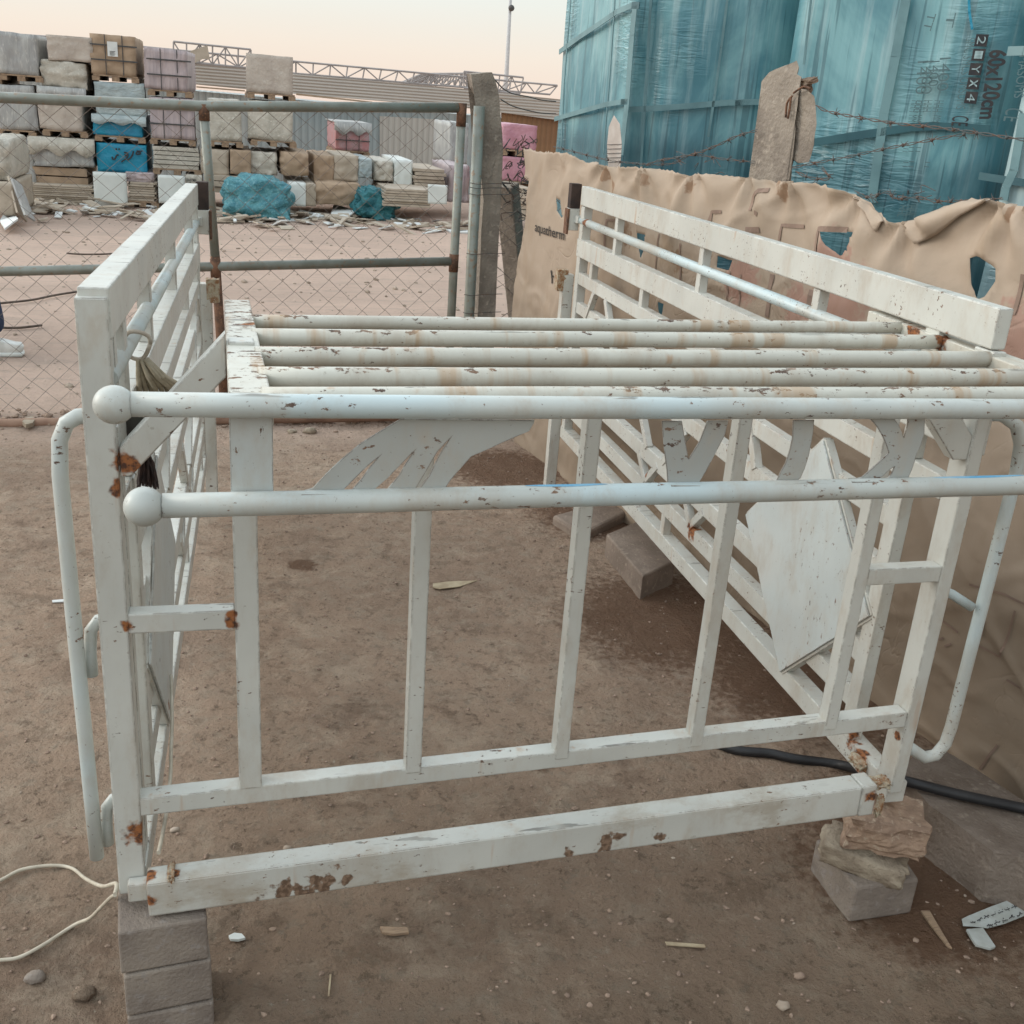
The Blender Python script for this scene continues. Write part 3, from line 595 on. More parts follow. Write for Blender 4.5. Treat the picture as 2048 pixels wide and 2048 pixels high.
# right footing in front of the tarp
mb=MB()
top=[((1800,1545),-.14),((1840,1500),-.15),((1886,1499),-.165),((1960,1545),-.17),((2060,1608),-.17),((2200,1700),-.17),((2200,1800),-.14),((2040,1715),-.13),((1990,1705),-.13),((1925,1655),-.13),((1860,1610),-.13)]
tv=[PZ(p,z) for p,z in top]
b=mb.b; a=[b.verts.new(v) for v in tv]; bo=[b.verts.new(V((v.x-.02,v.y-.02,GZ-.08))) for v in tv]
b.faces.new(a); n=len(a)
for i in range(n): b.faces.new((a[i],bo[i],bo[(i+1)%n],a[(i+1)%n]))
b.faces.new(list(reversed(bo))); bmesh.ops.triangulate(b,faces=[f for f in b.faces if len(f.verts)>4])
bmesh.ops.subdivide_edges(b,edges=b.edges[:],cuts=6,use_grid_fill=True)
for v in b.verts: v.co+=V((noise.noise(v.co*9),noise.noise(v.co*9+V((5,0,0))),noise.noise(v.co*7+V((0,9,0)))))*.0045
o=mb.build('concrete_footing',M['footing'],None,0); recenter(o); tag(o,'rough dirt caked concrete footing at the foot of the tan tarp','footing')
# hose
hp=[gp(p,.011) for p in((1400,1476),(1440,1494),(1480,1506),(1540,1513),(1588,1524),(1681,1539))]
hp+= [PZ((1760,1552),-.16),PZ((1814,1563),-.115),PZ((1913,1588),-.125),PZ((2048,1617),-.145),PZ((2200,1650),-.15),PZ((2500,1700),-.22)]
hp=hp
o=MB().tube(smooth(hp),.0125,14).build('black_hose',M['black']); recenter(o); tag(o,'thick black rubber hose running under the right frame and over the footing','hose')
# ------------------------------------------------------------------ litter on the near ground
def flat(name,label,cat,pts,mt,th=.004,lift=.006,tilt=0,group=None):
    mb=MB(); P=[gp(p,lift) for p in pts]; zc=sum(p.z for p in P)/len(P)
    P=[V((p.x,p.y,zc+tilt*i/len(P))) for i,p in enumerate(P)]; mb.prism(P,(0,0,-th)); o=mb.build(name,mt,None,.0006); recenter(o); tag(o,label,cat,group); return o
prr=root('paper_strip','white printed paper strip lying by the footing at the lower right','paper',gp((1990,1810)))
mb=MB(); P=[gp(p,.012) for p in((1923,1843),(1935,1838),(1980,1822),(2048,1798),(2100,1785),(2110,1815),(2048,1838),(2010,1853),(1975,1861),(1945,1858),(1926,1856))]; mb.prism(P,(0,0,-.0015)); mb.build('sheet',M['dullpaper'],prr)
mb=MB(); rnd=random.Random(5)
def script(mb,p0,p1,fn,h,n,up,lw=.0008,lift=0):
    """a line of joined handwriting-like strokes (Arabic script) from p0 to p1"""
    p0=V(p0);p1=V(p1); pts=[]; prev=None
    for w in range(n):
        a=w/n+.012; bq=(w+.8)/n; k=6; pl=[]
        for i in range(k+1):
            t=a+(bq-a)*i/k; hgt=h*rnd.choice((0,0,.25,.9,.4,-.35)); pl.append(p0.lerp(p1,t)+up*hgt)
        mb.tube(smooth(pl,3),lw,4)
        for i in range(2): 
            t=rnd.uniform(a,bq); mb.ball(p0.lerp(p1,t)+up*h*rnd.choice((-.7,1.2)),lw*1.3,1)
    return mb
upg=(gp((1990,1800),0)-gp((1996,1830),0)); upg.z=0; upg.normalize()
script(mb,gp((1938,1853),.0135),gp((2060,1812),.0135),None,.005,9,upg); script(mb,gp((1972,1860),.0135),gp((2060,1832),.0135),None,.006,6,upg,.001)
mb.build('printed_lines',M['ink'],prr)
flat('scrap','crumpled pale grey scrap just below the printed paper strip','scrap',((1932,1864),(1965,1862),(1990,1900),(1980,1905),(1950,1898),(1938,1880)),M['dullpaper'],.006,.012,.006)
flat('wood_splinter','thin pointed wood splinter beside the grey paving brick','splinter',((1842,1822),(1860,1822),(1885,1865),(1905,1897),(1895,1892),(1862,1850)),M['wood'],.005)
flat('dry_leaf','curled dry strip of bark on the soil under the cage','bark',((866,1170),(900,1166),(955,1164),(920,1176),(880,1181),(866,1178)),M['dryleaf'],.003,.007)
flat('eggshell','small white shell fragment on the soil right of the brick stack','shell',((458,1882),(470,1876),(485,1878),(492,1886),(478,1890),(462,1889)),M['white'],.006,.01)
flat('twig','short pale twig standing out on the soil near the bottom','twig',((660,1955),(664,1955),(660,1998),(656,1998)),M['dryleaf'],.003)
flat('twig','flat twig lying on the soil below the beam','twig',((1330,1884),(1410,1890),(1412,1896),(1334,1891)),M['dryleaf'],.003)
flat('twig','brown chip of bark lying below the middle of the beam','twig',((760,1868),(815,1870),(818,1880),(790,1884),(765,1880)),M['wood'],.006,.01)
flat('wood_chip','pale flake of wood on the soil left of the handle loop','chip',((105,1204),(128,1202),(128,1207),(106,1208)),M['paper'],.003)
for (px,py,s,lab,mt) in((1567,2010,.012,'small white pebble at the bottom edge','crumb2'),(70,1958,.016,'smooth grey pebble left of the brick stack','paver'),(170,1990,.018,'dark clod of soil left of the brick stack','ground'),(350,1660,.009,'pale pebble inside the cage near the left post','crumb2'),(575,1700,.008,'tiny pale pebble above the beam','crumb2'),(1600,1950,.010,'brown pebble below the stones','crumb'),(620,868,.028,'tan broken stone near the heap behind the wing','stone2'),(585,868,.02,'flat stone beside the tan broken stone','stone2')):
    q=gp((px,py),s*.35); mb=MB(); mb.ball((0,0,0),s,2,(1.2,.9,.6),.5,s*999,2); 
    for v in mb.b.verts: v.co+=q
    o=mb.build('pebble',M[mt],None,0,True); recenter(o); tag(o,lab,'pebble')
# ------------------------------------------------------------------ TARP FENCE
topo=[tsz(T_(x,y)) for x,y in((-2,572),(60,588),(120,590),(165,592),(215,610),(240,632),(280,625),(305,640),(330,645),(380,645),(460,650),(560,660),(655,682),(660,672),(760,678),(880,690),(960,703),(1030,702),(1160,715),(1230,737),(1290,762),(1340,800),(1400,855),(1470,862),(1520,842),(1620,800),(1700,775),(1790,768),(1860,790),(1932,797))]
topo=[(s,z-.0) for s,z in topo][::-1]; topo=[(-1.4,1.20),(-.6,1.15)]+[t for t in topo]
topo.sort()
def ztop(s):
    if s<=topo[0][0]: return topo[0][1]
    for (a,za),(b_,zb_) in zip(topo,topo[1:]):
        if s<=b_: return za+(zb_-za)*(s-a)/max(b_-a,1e-6)
    return topo[-1][1]
TIES=[]; TXT=tsz((1106,462))
def tdisp(s,z):
    d=tdisp0(s,z); d0=d
    for k,(a,t) in enumerate(TIES):
        dx=s-a; dz=t-z+.02; r=math.hypot(dx,dz)
        if r<.7: d+=.013*math.exp(-r/.22)*min(1,r/.03)*math.sin(math.atan2(dx,dz)*7+k*2+1.5*noise.noise(V((s*3,z*3,k))))
    c1=abs(noise.noise(V((s*2.3+.4*z,z*2.9-.5*s,11)))); c2=abs(noise.noise(V((s*4.7-z,z*3.6+s,23))))
    d+=.0065*max(0,1-c1*13)+.004*max(0,1-c2*12)+.0035*noise.noise(V((s*17,z*15,31)))
    k=math.exp(-((s-TXT[0])/.35)**2-((z-TXT[1])/.16)**2)      # the sheet lies flatter round the printed word
    return d+(noise.noise(V((s*1.6,z*1.2,3)))*.035-d)*k
def tdisp0(s,z):
    p=V((s*1.6,z*1.2,3)); d=noise.noise(p)*.035+noise.noise(V((s*5,z*2.2,7)))*.012+noise.noise(V((s*3+z*6,z*7-s*2,1)))*.007
    d+=.010*math.sin(s*8+3*noise.noise(V((s*2,z,0))))*max(0,min(1,(z+.2)))+.006*noise.noise(V((s*11+z*4,z*9,5)))+.010*max(0,z-.85)*math.sin(s*31+4*noise.noise(V((s*4,z*2,0))))*3
    return d
TIES+=[tsz(T_(*p)) for p in((310,645),(460,655),(655,682),(870,690),(1035,703),(1290,765),(1460,862),(1830,785),(1895,795))]
def TS(s,z,off=0): 
    q=TA+TD*s+TN*(tdisp(s,z)+off); q.z=z; return q
sL=tsz((1046,500))[0]
def sedge(z): return sL+.02+.05*math.sin(z*5)+(.05 if z>1.0 else 0)
NS,NZ=380,140
s0=-1.4; vs=[];sz=[]
holesT=[[(1160,890),(1275,900),(1262,930),(1225,995),(1185,950)],[(1720,1000),(1760,990),(1815,1040),(1810,1090),(1770,1150),(1740,1160),(1720,1100)]]
holes=[[tsz(T_(*p)) for p in h] for h in holesT]
holes+=[[tsz(A_(*p)) for p in h] for h in([(700,370),(765,385),(750,490),(735,540),(705,460)],[(1245,520),(1335,550),(1310,615),(1240,595)],[(395,320),(425,345),(425,405),(390,385)],[(865,815),(905,830),(895,915),(868,880)])]
holes.append([tsz(Mz(*p)) for p in((828,1020),(862,1040),(868,1165),(838,1110))])
def inpoly(p,poly):
    x,y=p;c=False
    for i in range(len(poly)):
        x1,y1=poly[i];x2,y2=poly[i-1]
        if (y1>y)!=(y2>y) and x<(x2-x1)*(y-y1)/(y2-y1)+x1: c=not c
    return c
b=bmesh.new(); grid=[]
for j in range(NZ+1):
    row=[]
    for i in range(NS+1):
        s=s0+(sL+.1-s0)*i/NS; zt=ztop(s)+.007*noise.noise(V((s*38,0,0)))+.005*noise.noise(V((s*90,4,0))); z=-.262+(zt+.262)*j/NZ
        for hp_ in holes:
            bx=[q[0] for q in hp_]; bz=[q[1] for q in hp_]
            if min(bx)-.02<s<max(bx)+.02 and min(bz)-.02<z<max(bz)+.02:
                best=None
                for (ax_,az_),(cx_,cz_) in zip(hp_,hp_[1:]+hp_[:1]):
                    dx_,dz_=cx_-ax_,cz_-az_; t_=max(0,min(1,((s-ax_)*dx_+(z-az_)*dz_)/(dx_*dx_+dz_*dz_))); px_,pz_=ax_+dx_*t_,az_+dz_*t_; dd_=math.hypot((px_-s),(pz_-z))
                    if best is None or dd_<best[0]: best=(dd_,px_,pz_)
                if best[0]<.0075: s,z=best[1],best[2]
        s=min(s,sedge(z)); row.append((b.verts.new(TS(s,z)),(s,z)))
    grid.append(row)
for j in range(NZ):
    for i in range(NS):
        q=[grid[j][i],grid[j][i+1],grid[j+1][i+1],grid[j+1][i]]
        if (q[0][1][0]-q[1][1][0])**2<1e-12: continue
        c=(sum(k[1][0] for k in q)/4+.006*noise.noise(V((i*.3,j*.3,0))),sum(k[1][1] for k in q)/4)
        if any(inpoly(c,h) for h in holes): continue
        f=b.faces.new([k[0] for k in q]); f.smooth=True
bmesh.ops.delete(b,geom=[v for v in b.verts if not v.link_faces],context='VERTS')
tr=root('tarp_screen','tan torn tarpaulin sheet hung along the fence on the right, printed and stained','tarp',(TA.x,TA.y,GZ))
for v in b.verts: v.co-=V(tr.location)
me=bpy.data.meshes.new('tarp_sheet'); b.to_mesh(me); b.free(); me.materials.append(M['tarp']); o=bpy.data.objects.new('tarp_sheet',me); COL.objects.link(o); o.parent=tr
md=o.modifiers.new('thick','SOLIDIFY'); md.thickness=.0012
# folded flaps at the torn dip
def flap(poly,lift,name='torn_flap'):
    mb=MB(); P=[tsz(T_(*p)) for p in poly]; n=len(P)
    # strip between upper edge (first half) and lower edge (second half reversed)
    h=n//2; up=P[:h]; lo=P[h:][::-1]; K=18; Rr=8; g=[]
    def samp(L,t):
        x=t*(len(L)-1); i=min(int(x),len(L)-2); f=x-i; return (L[i][0]*(1-f)+L[i+1][0]*f,L[i][1]*(1-f)+L[i+1][1]*f)
    for i in range(K+1):
        t=i/K;a=samp(up,t);c=samp(lo,t);row=[]
        for j in range(Rr+1):
            v=j/Rr; s=a[0]+(c[0]-a[0])*v; z=a[1]+(c[1]-a[1])*v; row.append(mb.b.verts.new(TS(s,z,.004+lift*math.sin(math.pi*min(1,v*.8+.02))+.004*noise.noise(V((s*20,z*20,0))))))
        g.append(row)
    for i in range(K):
        for j in range(Rr): mb.b.faces.new((g[i][j],g[i+1][j],g[i+1][j+1],g[i][j+1]))
    o=mb.build(name,M['tarp'],tr,0,True); md=o.modifiers.new('t','SOLIDIFY'); md.thickness=.002; return o
flap([(1450,862),(1560,828),(1680,780),(1800,770), (1800,772),(1700,815),(1600,905),(1520,945)][:4]+[(1800,776),(1690,835),(1600,905),(1515,946)],.014)
flap([(1270,758),(1320,790),(1370,830),(1395,856)]+[(1395,860),(1380,880),(1368,900),(1300,795)],.010)
# brown drop-shadow letter strokes
def stroke(pts,w=.008,f=T_,mt='shadowink',off=.004,nm='printed_outline',par=None):
    mb=MB(); P=[tsz(f(*p)) for p in pts]; Q=[]
    for (a,c) in zip(P,P[1:]):
        L=math.hypot(a[0]-c[0],a[1]-c[1]); n=max(2,int(L/.015)); Q+=[(a[0]+(c[0]-a[0])*k/n,a[1]+(c[1]-a[1])*k/n) for k in range(n)]
    Q.append(P[-1]); prev=None
    for i,q in enumerate(Q):
        a=Q[max(i-1,0)];c=Q[min(i+1,len(Q)-1)]; dx,dz=c[0]-a[0],c[1]-a[1]; L=math.hypot(dx,dz) or 1; nx_,nz_=-dz/L,dx/L
        row=(mb.b.verts.new(TS(q[0]+nx_*w/2,q[1]+nz_*w/2,off)),mb.b.verts.new(TS(q[0]-nx_*w/2,q[1]-nz_*w/2,off)))
        if prev: mb.b.faces.new((prev[0],prev[1],row[1],row[0]))
        prev=row
    return mb
M['shadowink']=simple('brown_print',(.275,.19,.145),(.225,.155,.12),12,.8,0)
M['shadowink2']=simple('dark_print',(.045,.04,.035),(.06,.045,.035),12,.8,0)
for pts,w_,f in(([(930,735),(900,738),(882,760),(877,815)],.014,T_),([(893,822),(905,830)],.014,T_),([(714,870),(722,822),(757,820)],.011,T_),([(858,890),(905,890)],.018,T_),([(968,935),(984,872),(1068,877)],.012,T_),([(1138,1000),(1156,886),(1247,890)],.016,T_),
    ([(505,460),(518,288),(575,292)],.010,A_),([(855,640),(875,380)],.008,A_),([(1010,700),(1028,440)],.010,A_),([(1303,840),(1322,620)],.007,A_),([(1370,870),(1387,640)],.007,A_),([(1550,915),(1585,640)],.022,A_),([(1850,915),(1875,740)],.026,A_),([(1180,300),(1205,235),(1255,235)],.010,A_),
    ([(1700,900),(1765,640)],.012,B_)):
    stroke(pts,w_,f).build('printed_outline',M['shadowink'],tr)
f9=lambda x,y:(1600+x/4.025,1080+y/4.025)
for pts in([(1800,560),(1650,935),(1440,815)],[(1550,640),(1510,770)],[(1165,640),(1310,740)],[(1590,1650),(1440,1850)],[(1690,1120),(1800,1190)],[(1420,350),(1720,430),(1900,520)],[(1150,800),(1190,780)],[(1200,850),(1260,830)]):
    stroke(pts,.006,f9,off=.005).build('printed_outline',M['shadowink'],tr)
# text helper
def text_mesh(s,height,bold=0,spacing=1.0):
    cu=bpy.data.curves.new('t','FONT'); cu.body=s; cu.size=1; cu.space_character=spacing; cu.offset=bold; cu.extrude=0
    ob=bpy.data.objects.new('t',cu); COL.objects.link(ob); bpy.context.view_layer.update()
    me=bpy.data.meshes.new_from_object(ob.evaluated_get(bpy.context.evaluated_depsgraph_get())); bpy.data.objects.remove(ob); 
    xs_=[v.co.x for v in me.vertices]; ys_=[v.co.y for v in me.vertices]; x0,x1=min(xs_),max(xs_)
    return me,x0,x1,min(ys_),max(ys_)
def put_text(s,P0,P1,up,name,mt,parent,h=None,normal=None,bold=0,mapf=None):
    """text whose baseline runs P0->P1 (world), fitted to that length"""
    me,x0,x1,y0,y1=text_mesh(s,1,bold); P0=V(P0);P1=V(P1);d=(P1-P0);L=d.length;d.normalize();up=V(up);up=(up-d*up.dot(d)).normalized()
    k=L/(x1-x0); ky=k if h is None else h/(y1-y0)
    off=V((0,0,0)); p=parent
    while p: off+=V(p.location); p=p.parent
    for v in me.vertices:
        q=P0+d*((v.co.x-x0)*k)+up*(v.co.y*ky)
        if mapf: q=mapf(q)
        v.co=q-off
    me.materials.clear(); me.materials.append(mt); o=bpy.data.objects.new(name,me); COL.objects.link(o); o.parent=parent; return o
def ontarp(q):
    s=(q-TA).dot(TD); return TS(s,q.z,.006)
put_text('aquatherm',TPp(Mz(672,1248)),TPp(Mz(885,1312)),(0,0,1),'printed_word',M['shadowink2'],tr,.055,bold=.012,mapf=ontarp)
mb=stroke([(780,1520),(785,1610)],.012,Mz,off=.005); mb.build('printed_mark',M['shadowink2'],tr); stroke([(785,1560),(797,1562)],.008,Mz,off=.005).build('printed_mark',M['shadowink2'],tr)
# tie wires on tarp
# ------------------------------------------------------------------ concrete posts, barbed wire
def conc_post(polypx,off,th,name,label,mt='concrete',extra=None,nz=.006,parent=None):
    P=[TPp(p,off) for p in polypx]; mb=MB(); mb.prism(P,-TN*th); bmesh.ops.triangulate(mb.b,faces=[f for f in mb.b.faces if len(f.verts)>4]); 
    bmesh.ops.subdivide_edges(mb.b,edges=mb.b.edges[:],cuts=5,use_grid_fill=True)
    for v in mb.b.verts: v.co+=V((noise.noise(v.co*14),noise.noise(v.co*14+V((5,0,0))),noise.noise(v.co*14+V((0,9,0)))))*nz
    return mb
OFF=-.05
base=TPp((1540,360),OFF); r=root('concrete_post','broken concrete fence post with a hanging chunk, rising behind the tarp','post',(base.x,base.y,GZ))
def ext(p,dz):  # prolong down to ground
    q=TPp(p,OFF); return q
VDIR=V((ray((1550,250)).x,ray((1550,250)).y,0)).normalized()
P=[TPp(T_(*p),OFF) for p in((890,690),(903,520),(915,380),(918,310),(945,282),(1050,236),(1058,262),(1050,290),(1070,300),(1045,360),(1048,470),(1040,600),(1028,700))]
lowR=P[-1].copy(); lowR.z=GZ-.05; lowL=P[0].copy(); lowL.z=GZ-.05
mb=MB(); mb.prism(P+[lowR,lowL],VDIR*.10); bmesh.ops.triangulate(mb.b,faces=[f for f in mb.b.faces if len(f.verts)>4]); bmesh.ops.subdivide_edges(mb.b,edges=mb.b.edges[:],cuts=4,use_grid_fill=True)
for v in mb.b.verts: v.co+=V((noise.noise(v.co*14),noise.noise(v.co*14+V((5,0,0))),noise.noise(v.co*14+V((0,9,0)))))*.007
mb.build('shaft',M['concrete'],r,.003)
P=[TPp(T_(*p),OFF-.01) for p in((1045,380),(1062,345),(1095,352),(1120,375),(1127,480),(1118,560),(1095,630),(1060,628),(1036,610),(1045,480))]
mb=MB(); mb.prism(P,VDIR*.085); bmesh.ops.triangulate(mb.b,faces=[f for f in mb.b.faces if len(f.verts)>4]); bmesh.ops.subdivide_edges(mb.b,edges=mb.b.edges[:],cuts=4,use_grid_fill=True)
for v in mb.b.verts: v.co+=V((noise.noise(v.co*16),noise.noise(v.co*16+V((5,0,0))),noise.noise(v.co*16+V((0,9,0)))))*.008
mb.build('hanging_chunk',M['concrete'],r,.003)
mb=MB()
mb.lump(TPp(T_(1068,350),OFF-.05),(.05,.05,.06),None,4,.3,2,4,.7); mb.lump(TPp(T_(1095,315),OFF-.05),(.05,.04,.016),Matrix.Rotation(-.3,3,'Y'),3,.3,2,8,.8)
mb.build('broken_core',M['stone'],r)
mb=MB()
for pl in(([(1035,372),(1015,400),(1010,455)]),([(1040,360),(1080,335),(1105,345)]),([(1030,380),(1025,420),(1018,460)])): mb.tube(smooth([TPp(T_(*p),OFF+.012) for p in pl],4),.0035,6)
mb.build('rebar',M['rust'],r)
# thin far pale post seen against the film
P=[TPp(T_(*p),-.12) for p in((322,640),(318,560),(325,490),(345,445),(368,480),(376,560),(370,640))]
r2=root('concrete_post','small pointed pale concrete post between the tarp and the blue pallets','post',(P[0].x,P[0].y,GZ))
lo=[P[-1].copy(),P[0].copy()]; lo[0].z=lo[1].z=GZ-.05
mb=MB(); mb.prism(P+lo,V((.35,.94,0))*.07); mb.build('shaft',simple('pale_post',(.50,.45,.41),(.43,.37,.33),14,.9,.4),r2,.004)
mb=MB()
for k in range(5): 
    y=560+k*17; mb.tube([TPp(T_(319,y),-.115),TPp(T_(375,y-2),-.115)],.0012,4)
mb.build('wire_turns',M['barb'],r2)
def barbed(pts,off,label,seed,name='barbed_wire',sp=.09,r_=.0019):
    rnd=random.Random(seed); P=smooth([TPp(p,off) for p in pts],10); mb=MB()
    A=[];B=[]; L=0
    for i,p in enumerate(P):
        if i: L+=(P[i]-P[i-1]).length
        a=L*55; A.append(p+V((0,math.cos(a),math.sin(a)))*.0032); B.append(p-V((0,math.cos(a),math.sin(a)))*.0032)
    mb.tube(A,r_*.8,5); mb.tube(B,r_*.8,5)
    acc=0
    for i in range(1,len(P)):
        acc+=(P[i]-P[i-1]).length
        if acc>sp:
            acc=rnd.uniform(-.02,.02); c=P[i]
            for k in range(4):
                d=V((rnd.uniform(-1,1),rnd.uniform(-1,1),rnd.uniform(-1,1))).normalized(); mb.tube([c-d*.004,c+d*.017],[r_,.0006],4)
            mb.ball(c,.0055,1)
    o=mb.build(name,M['barb']); recenter(o); tag(o,label,'barbed wire','barbed wire strands along the tarp fence'); return o
barbed([T_(1128,408),T_(1175,432),T_(1290,455),T_(1450,480),T_(1600,495),T_(1750,515),T_(1900,537),T_(2100,560)],-.02,'uppermost barbed strand right of the broken post, crossing the blue film',1)
barbed([T_(1035,650),T_(1120,632),T_(1250,608),T_(1400,575),T_(1560,545),T_(1700,520)],-.02,'lower barbed strand rising from the broken post to the right',2,r_=.0015)
barbed([T_(470,640),T_(520,622),T_(650,598),T_(740,565),T_(820,528),T_(898,505)],-.02,'barbed strand climbing from the tarp edge to the broken post from the left',3)
barbed([T_(110,568),T_(200,590),T_(300,615),T_(420,632),T_(560,635),T_(650,600),T_(760,615),T_(890,628)],-.03,'sagging barbed strand just above the tarp edge left of the broken post',4,r_=.0014)
barbed([T_(1050,665),T_(1110,690),T_(1180,690),T_(1150,650)],-.02,'loose curl of barbed wire at the foot of the broken post',5,sp=.05)
barbed([T_(1280,740),T_(1330,765),T_(1400,745),T_(1440,770),T_(1520,765),T_(1600,780),T_(1780,775),T_(1850,768)],-.02,'tangled barbed strand over the torn dip in the tarp',6,sp=.05,r_=.0014)
mb=MB(); rnd=random.Random(3)
for k in range(16):
    p=[T_(rnd.uniform(560,760),rnd.uniform(590,680)) for _ in range(3)] if k<8 else [T_(rnd.uniform(1270,1560),rnd.uniform(735,800)) for _ in range(3)]
    c=p[0]; pp=[c,(c[0]+rnd.uniform(-12,16),c[1]-rnd.uniform(-6,16)),(c[0]+rnd.uniform(0,30),c[1]+rnd.uniform(-6,8))]; mb.tube(smooth([TPp(q,-.02+rnd.uniform(-.02,.01)) for q in pp],5),.0011,4)
o=mb.build('tangled_wire',M['barb']); recenter(o); tag(o,'tangle of thin loose wire ends along the tarp top','wire')
# ------------------------------------------------------------------ GATE
GY=3.6
def gz_top(x): return 1.209+(x-.137)*(.062 if x>.137 else .026)
def gz_mid(x): return .466+(x+.736)*.0557
def gz_bot(x): return -.232+(x+.7)*.015
gt=root('chain_link_gate','galvanised pipe gate covered with chain link mesh standing behind the cage','gate',(1.3,GY,GZ))
def gp_tube(pts,r,nm,mt='galv'): return MB().tube(pts,r,16).build(nm,M[mt],gt)
gp_tube([V((-2.6,GY,gz_top(-2.6))),V((.137,GY,1.209)),V((1.29,GY,gz_top(1.29)))],.0225,'top_rail')
gp_tube([V((-2.6,GY,gz_mid(-2.6))),V((1.29,GY,gz_mid(1.29)))],.0215,'middle_rail')
gp_tube([V((-2.6,GY,gz_bot(-2.6))),V((1.31,GY,gz_bot(1.31)))],.024,'bottom_rail','brownrail')
gp_tube([V((1.308,GY,1.292)),V((1.306,GY,-.21))],.0215,'end_stile'); gp_tube([V((.152,GY,1.205)),V((.183,GY,.56))],.021,'middle_stile')
gp_tube([V((.183,GY,.565)),V((.20,GY,.1)),V((.205,GY,-.2))],.0215,'rusty_lower_stile','rust'); gp_tube([V((-2.6,GY,1.15)),V((-2.6,GY,-.25))],.0215,'end_stile')
for p,l in((V((1.308,GY,1.26)),.06),(V((.183,GY,gz_mid(.18))),.05),(V((1.306,GY,gz_mid(1.3))),.05),(V((.154,GY,1.19)),.04)):
    MB().tube([p-V((0,0,l)),p+V((0,0,l*.7))],.0235,16).build('rusty_joint',M['rust'],gt)
def chain(x0,x1,zl,zh,y,par,nm='chain_mesh',w=.112,h=.100,sag=.006,seed=0,rr=.0014,torn=None):
    mb=MB(); hw=w/2; hh=h/2; n=int((x1-x0)/hw)
    for c in range(n):
        pts=[]; zhh=zh(x0+c*hw); zll=zl(x0+c*hw); rows=int((zhh-zll)/hh)
        for j in range(rows+1):
            x=x0+(c+(j+c)%2)*hw; z=zhh-j*hh
            k=noise.noise(V((x*1.5+seed,z*1.5,seed)))*sag*3; k2=noise.noise(V((x*1.5,z*1.5,seed+9)))*sag*3
            if torn and torn(x,z): 
                if len(pts)>1: mb.tube(pts,rr,4,False)
                pts=[]; continue
            pts.append(V((x+k,y+(.003 if j%2 else -.003),max(z+k2,zll))))
        if len(pts)>1: mb.tube(pts,rr,4,False)
    return mb.build(nm,M['wire'],par)
chain(-2.55,.14,lambda x:gz_bot(x),lambda x:gz_top(x)-.02,GY,gt,seed=1); chain(.2,1.28,lambda x:gz_bot(x),lambda x:gz_top(x)-.02,GY,gt,seed=4)
# gate post (pipe) and concrete corner post
px_=PY((953,400),GY+.02).x
r=root('gate_post','thick galvanised pipe gate post beside the concrete corner post','post',(px_,GY+.03,GZ))
MB().tube([PY((938,640),GY+.03)-V((0,0,.56)),PY((938,640),GY+.03),PY((959,212),GY+.03)],.0265,20).build('pipe',M['galv'],r)
mb=MB()
for z in(.95,.93,.90,.62,.42,.33): mb.tube(smooth([V((px_-.04,GY+.0,z)),V((px_,GY-.005,z-.004)),V((px_+.06,GY+.0,z+.002)),V((px_+.16,GY+.02,z+.004))],4),.0018,5)
mb.build('tie_wires',M['barb'],r)
P=[PY(p,3.66) for p in((958,622),(966,400),(968,205),(950,175),(944,147),(985,145),(991,160),(1000,200),(1001,230),(1006,300),(998,420),(992,622))]
lr=P[-1].copy(); lr.z=GZ-.05; ll=P[0].copy(); ll.z=GZ-.05
r=root('concrete_post','weathered concrete corner post with a crumbled leaning top beside the pipe','post',(P[0].x,3.7,GZ))
mb=MB(); mb.prism(P+[lr,ll],(0,.11,0)); bmesh.ops.triangulate(mb.b,faces=[f for f in mb.b.faces if len(f.verts)>4]); bmesh.ops.subdivide_edges(mb.b,edges=mb.b.edges[:],cuts=3,use_grid_fill=True)
for v in mb.b.verts: v.co+=V((noise.noise(v.co*12),noise.noise(v.co*12+V((5,0,0))),noise.noise(v.co*12+V((0,9,0)))))*.007
mb.build('shaft',M['concrete'],r,.003)
mb=MB(); mb.bar(PY((1014,368),3.95),V((1.93,4.25,GZ-.05)),.10,.085); o=mb.build('concrete_strut',M['concrete'],None,.006); recenter(o); tag(o,'leaning concrete brace between the corner post and the tarp','brace')
# torn chain link piece between corner post and tarp
r=root('mesh_panel','torn chain link panel between the corner post and the tarp','mesh',(1.52,3.68,GZ))
chain(1.50,1.9,lambda x:-.2,lambda x:1.0,3.78,r,w=.07,h=.062,sag=.03,seed=7,rr=.0022,torn=lambda x,z:noise.noise(V((x*6,z*5,2)))>.34)
mb=MB(); rnd=random.Random(8)
for k in range(40):
    c=(rnd.uniform(1002,1060),rnd.uniform(275,440)); pp=[(c[0]+rnd.uniform(-14,14),c[1]+rnd.uniform(-14,14)) for _ in range(4)]; mb.tube(smooth([PY(q,3.78) for q in pp],4),.0022,4)
o=mb.build('tangled_wire',M['barb']); recenter(o); tag(o,'snarl of rusty barbed wire beside the corner post','wire')
for i,pp in enumerate(([Mz(375,200),Mz(430,260),Mz(500,300),Mz(600,320),Mz(700,345),Mz(800,355)],[Mz(420,340),Mz(500,385),Mz(600,415),Mz(700,435),Mz(800,440)],[Mz(270,245),Mz(330,240),Mz(385,265),Mz(400,290)])):
    o=MB().tube(smooth([PY(p,3.7+.4*k/len(pp)) for k,p in enumerate(pp)],6),.0028,5).build('barbed_wire',M['barb']); recenter(o); tag(o,('upper slack wire running right from the top of the corner post','lower slack wire running right from the corner post','short wire wound over the head of the corner post')[i],'barbed wire')
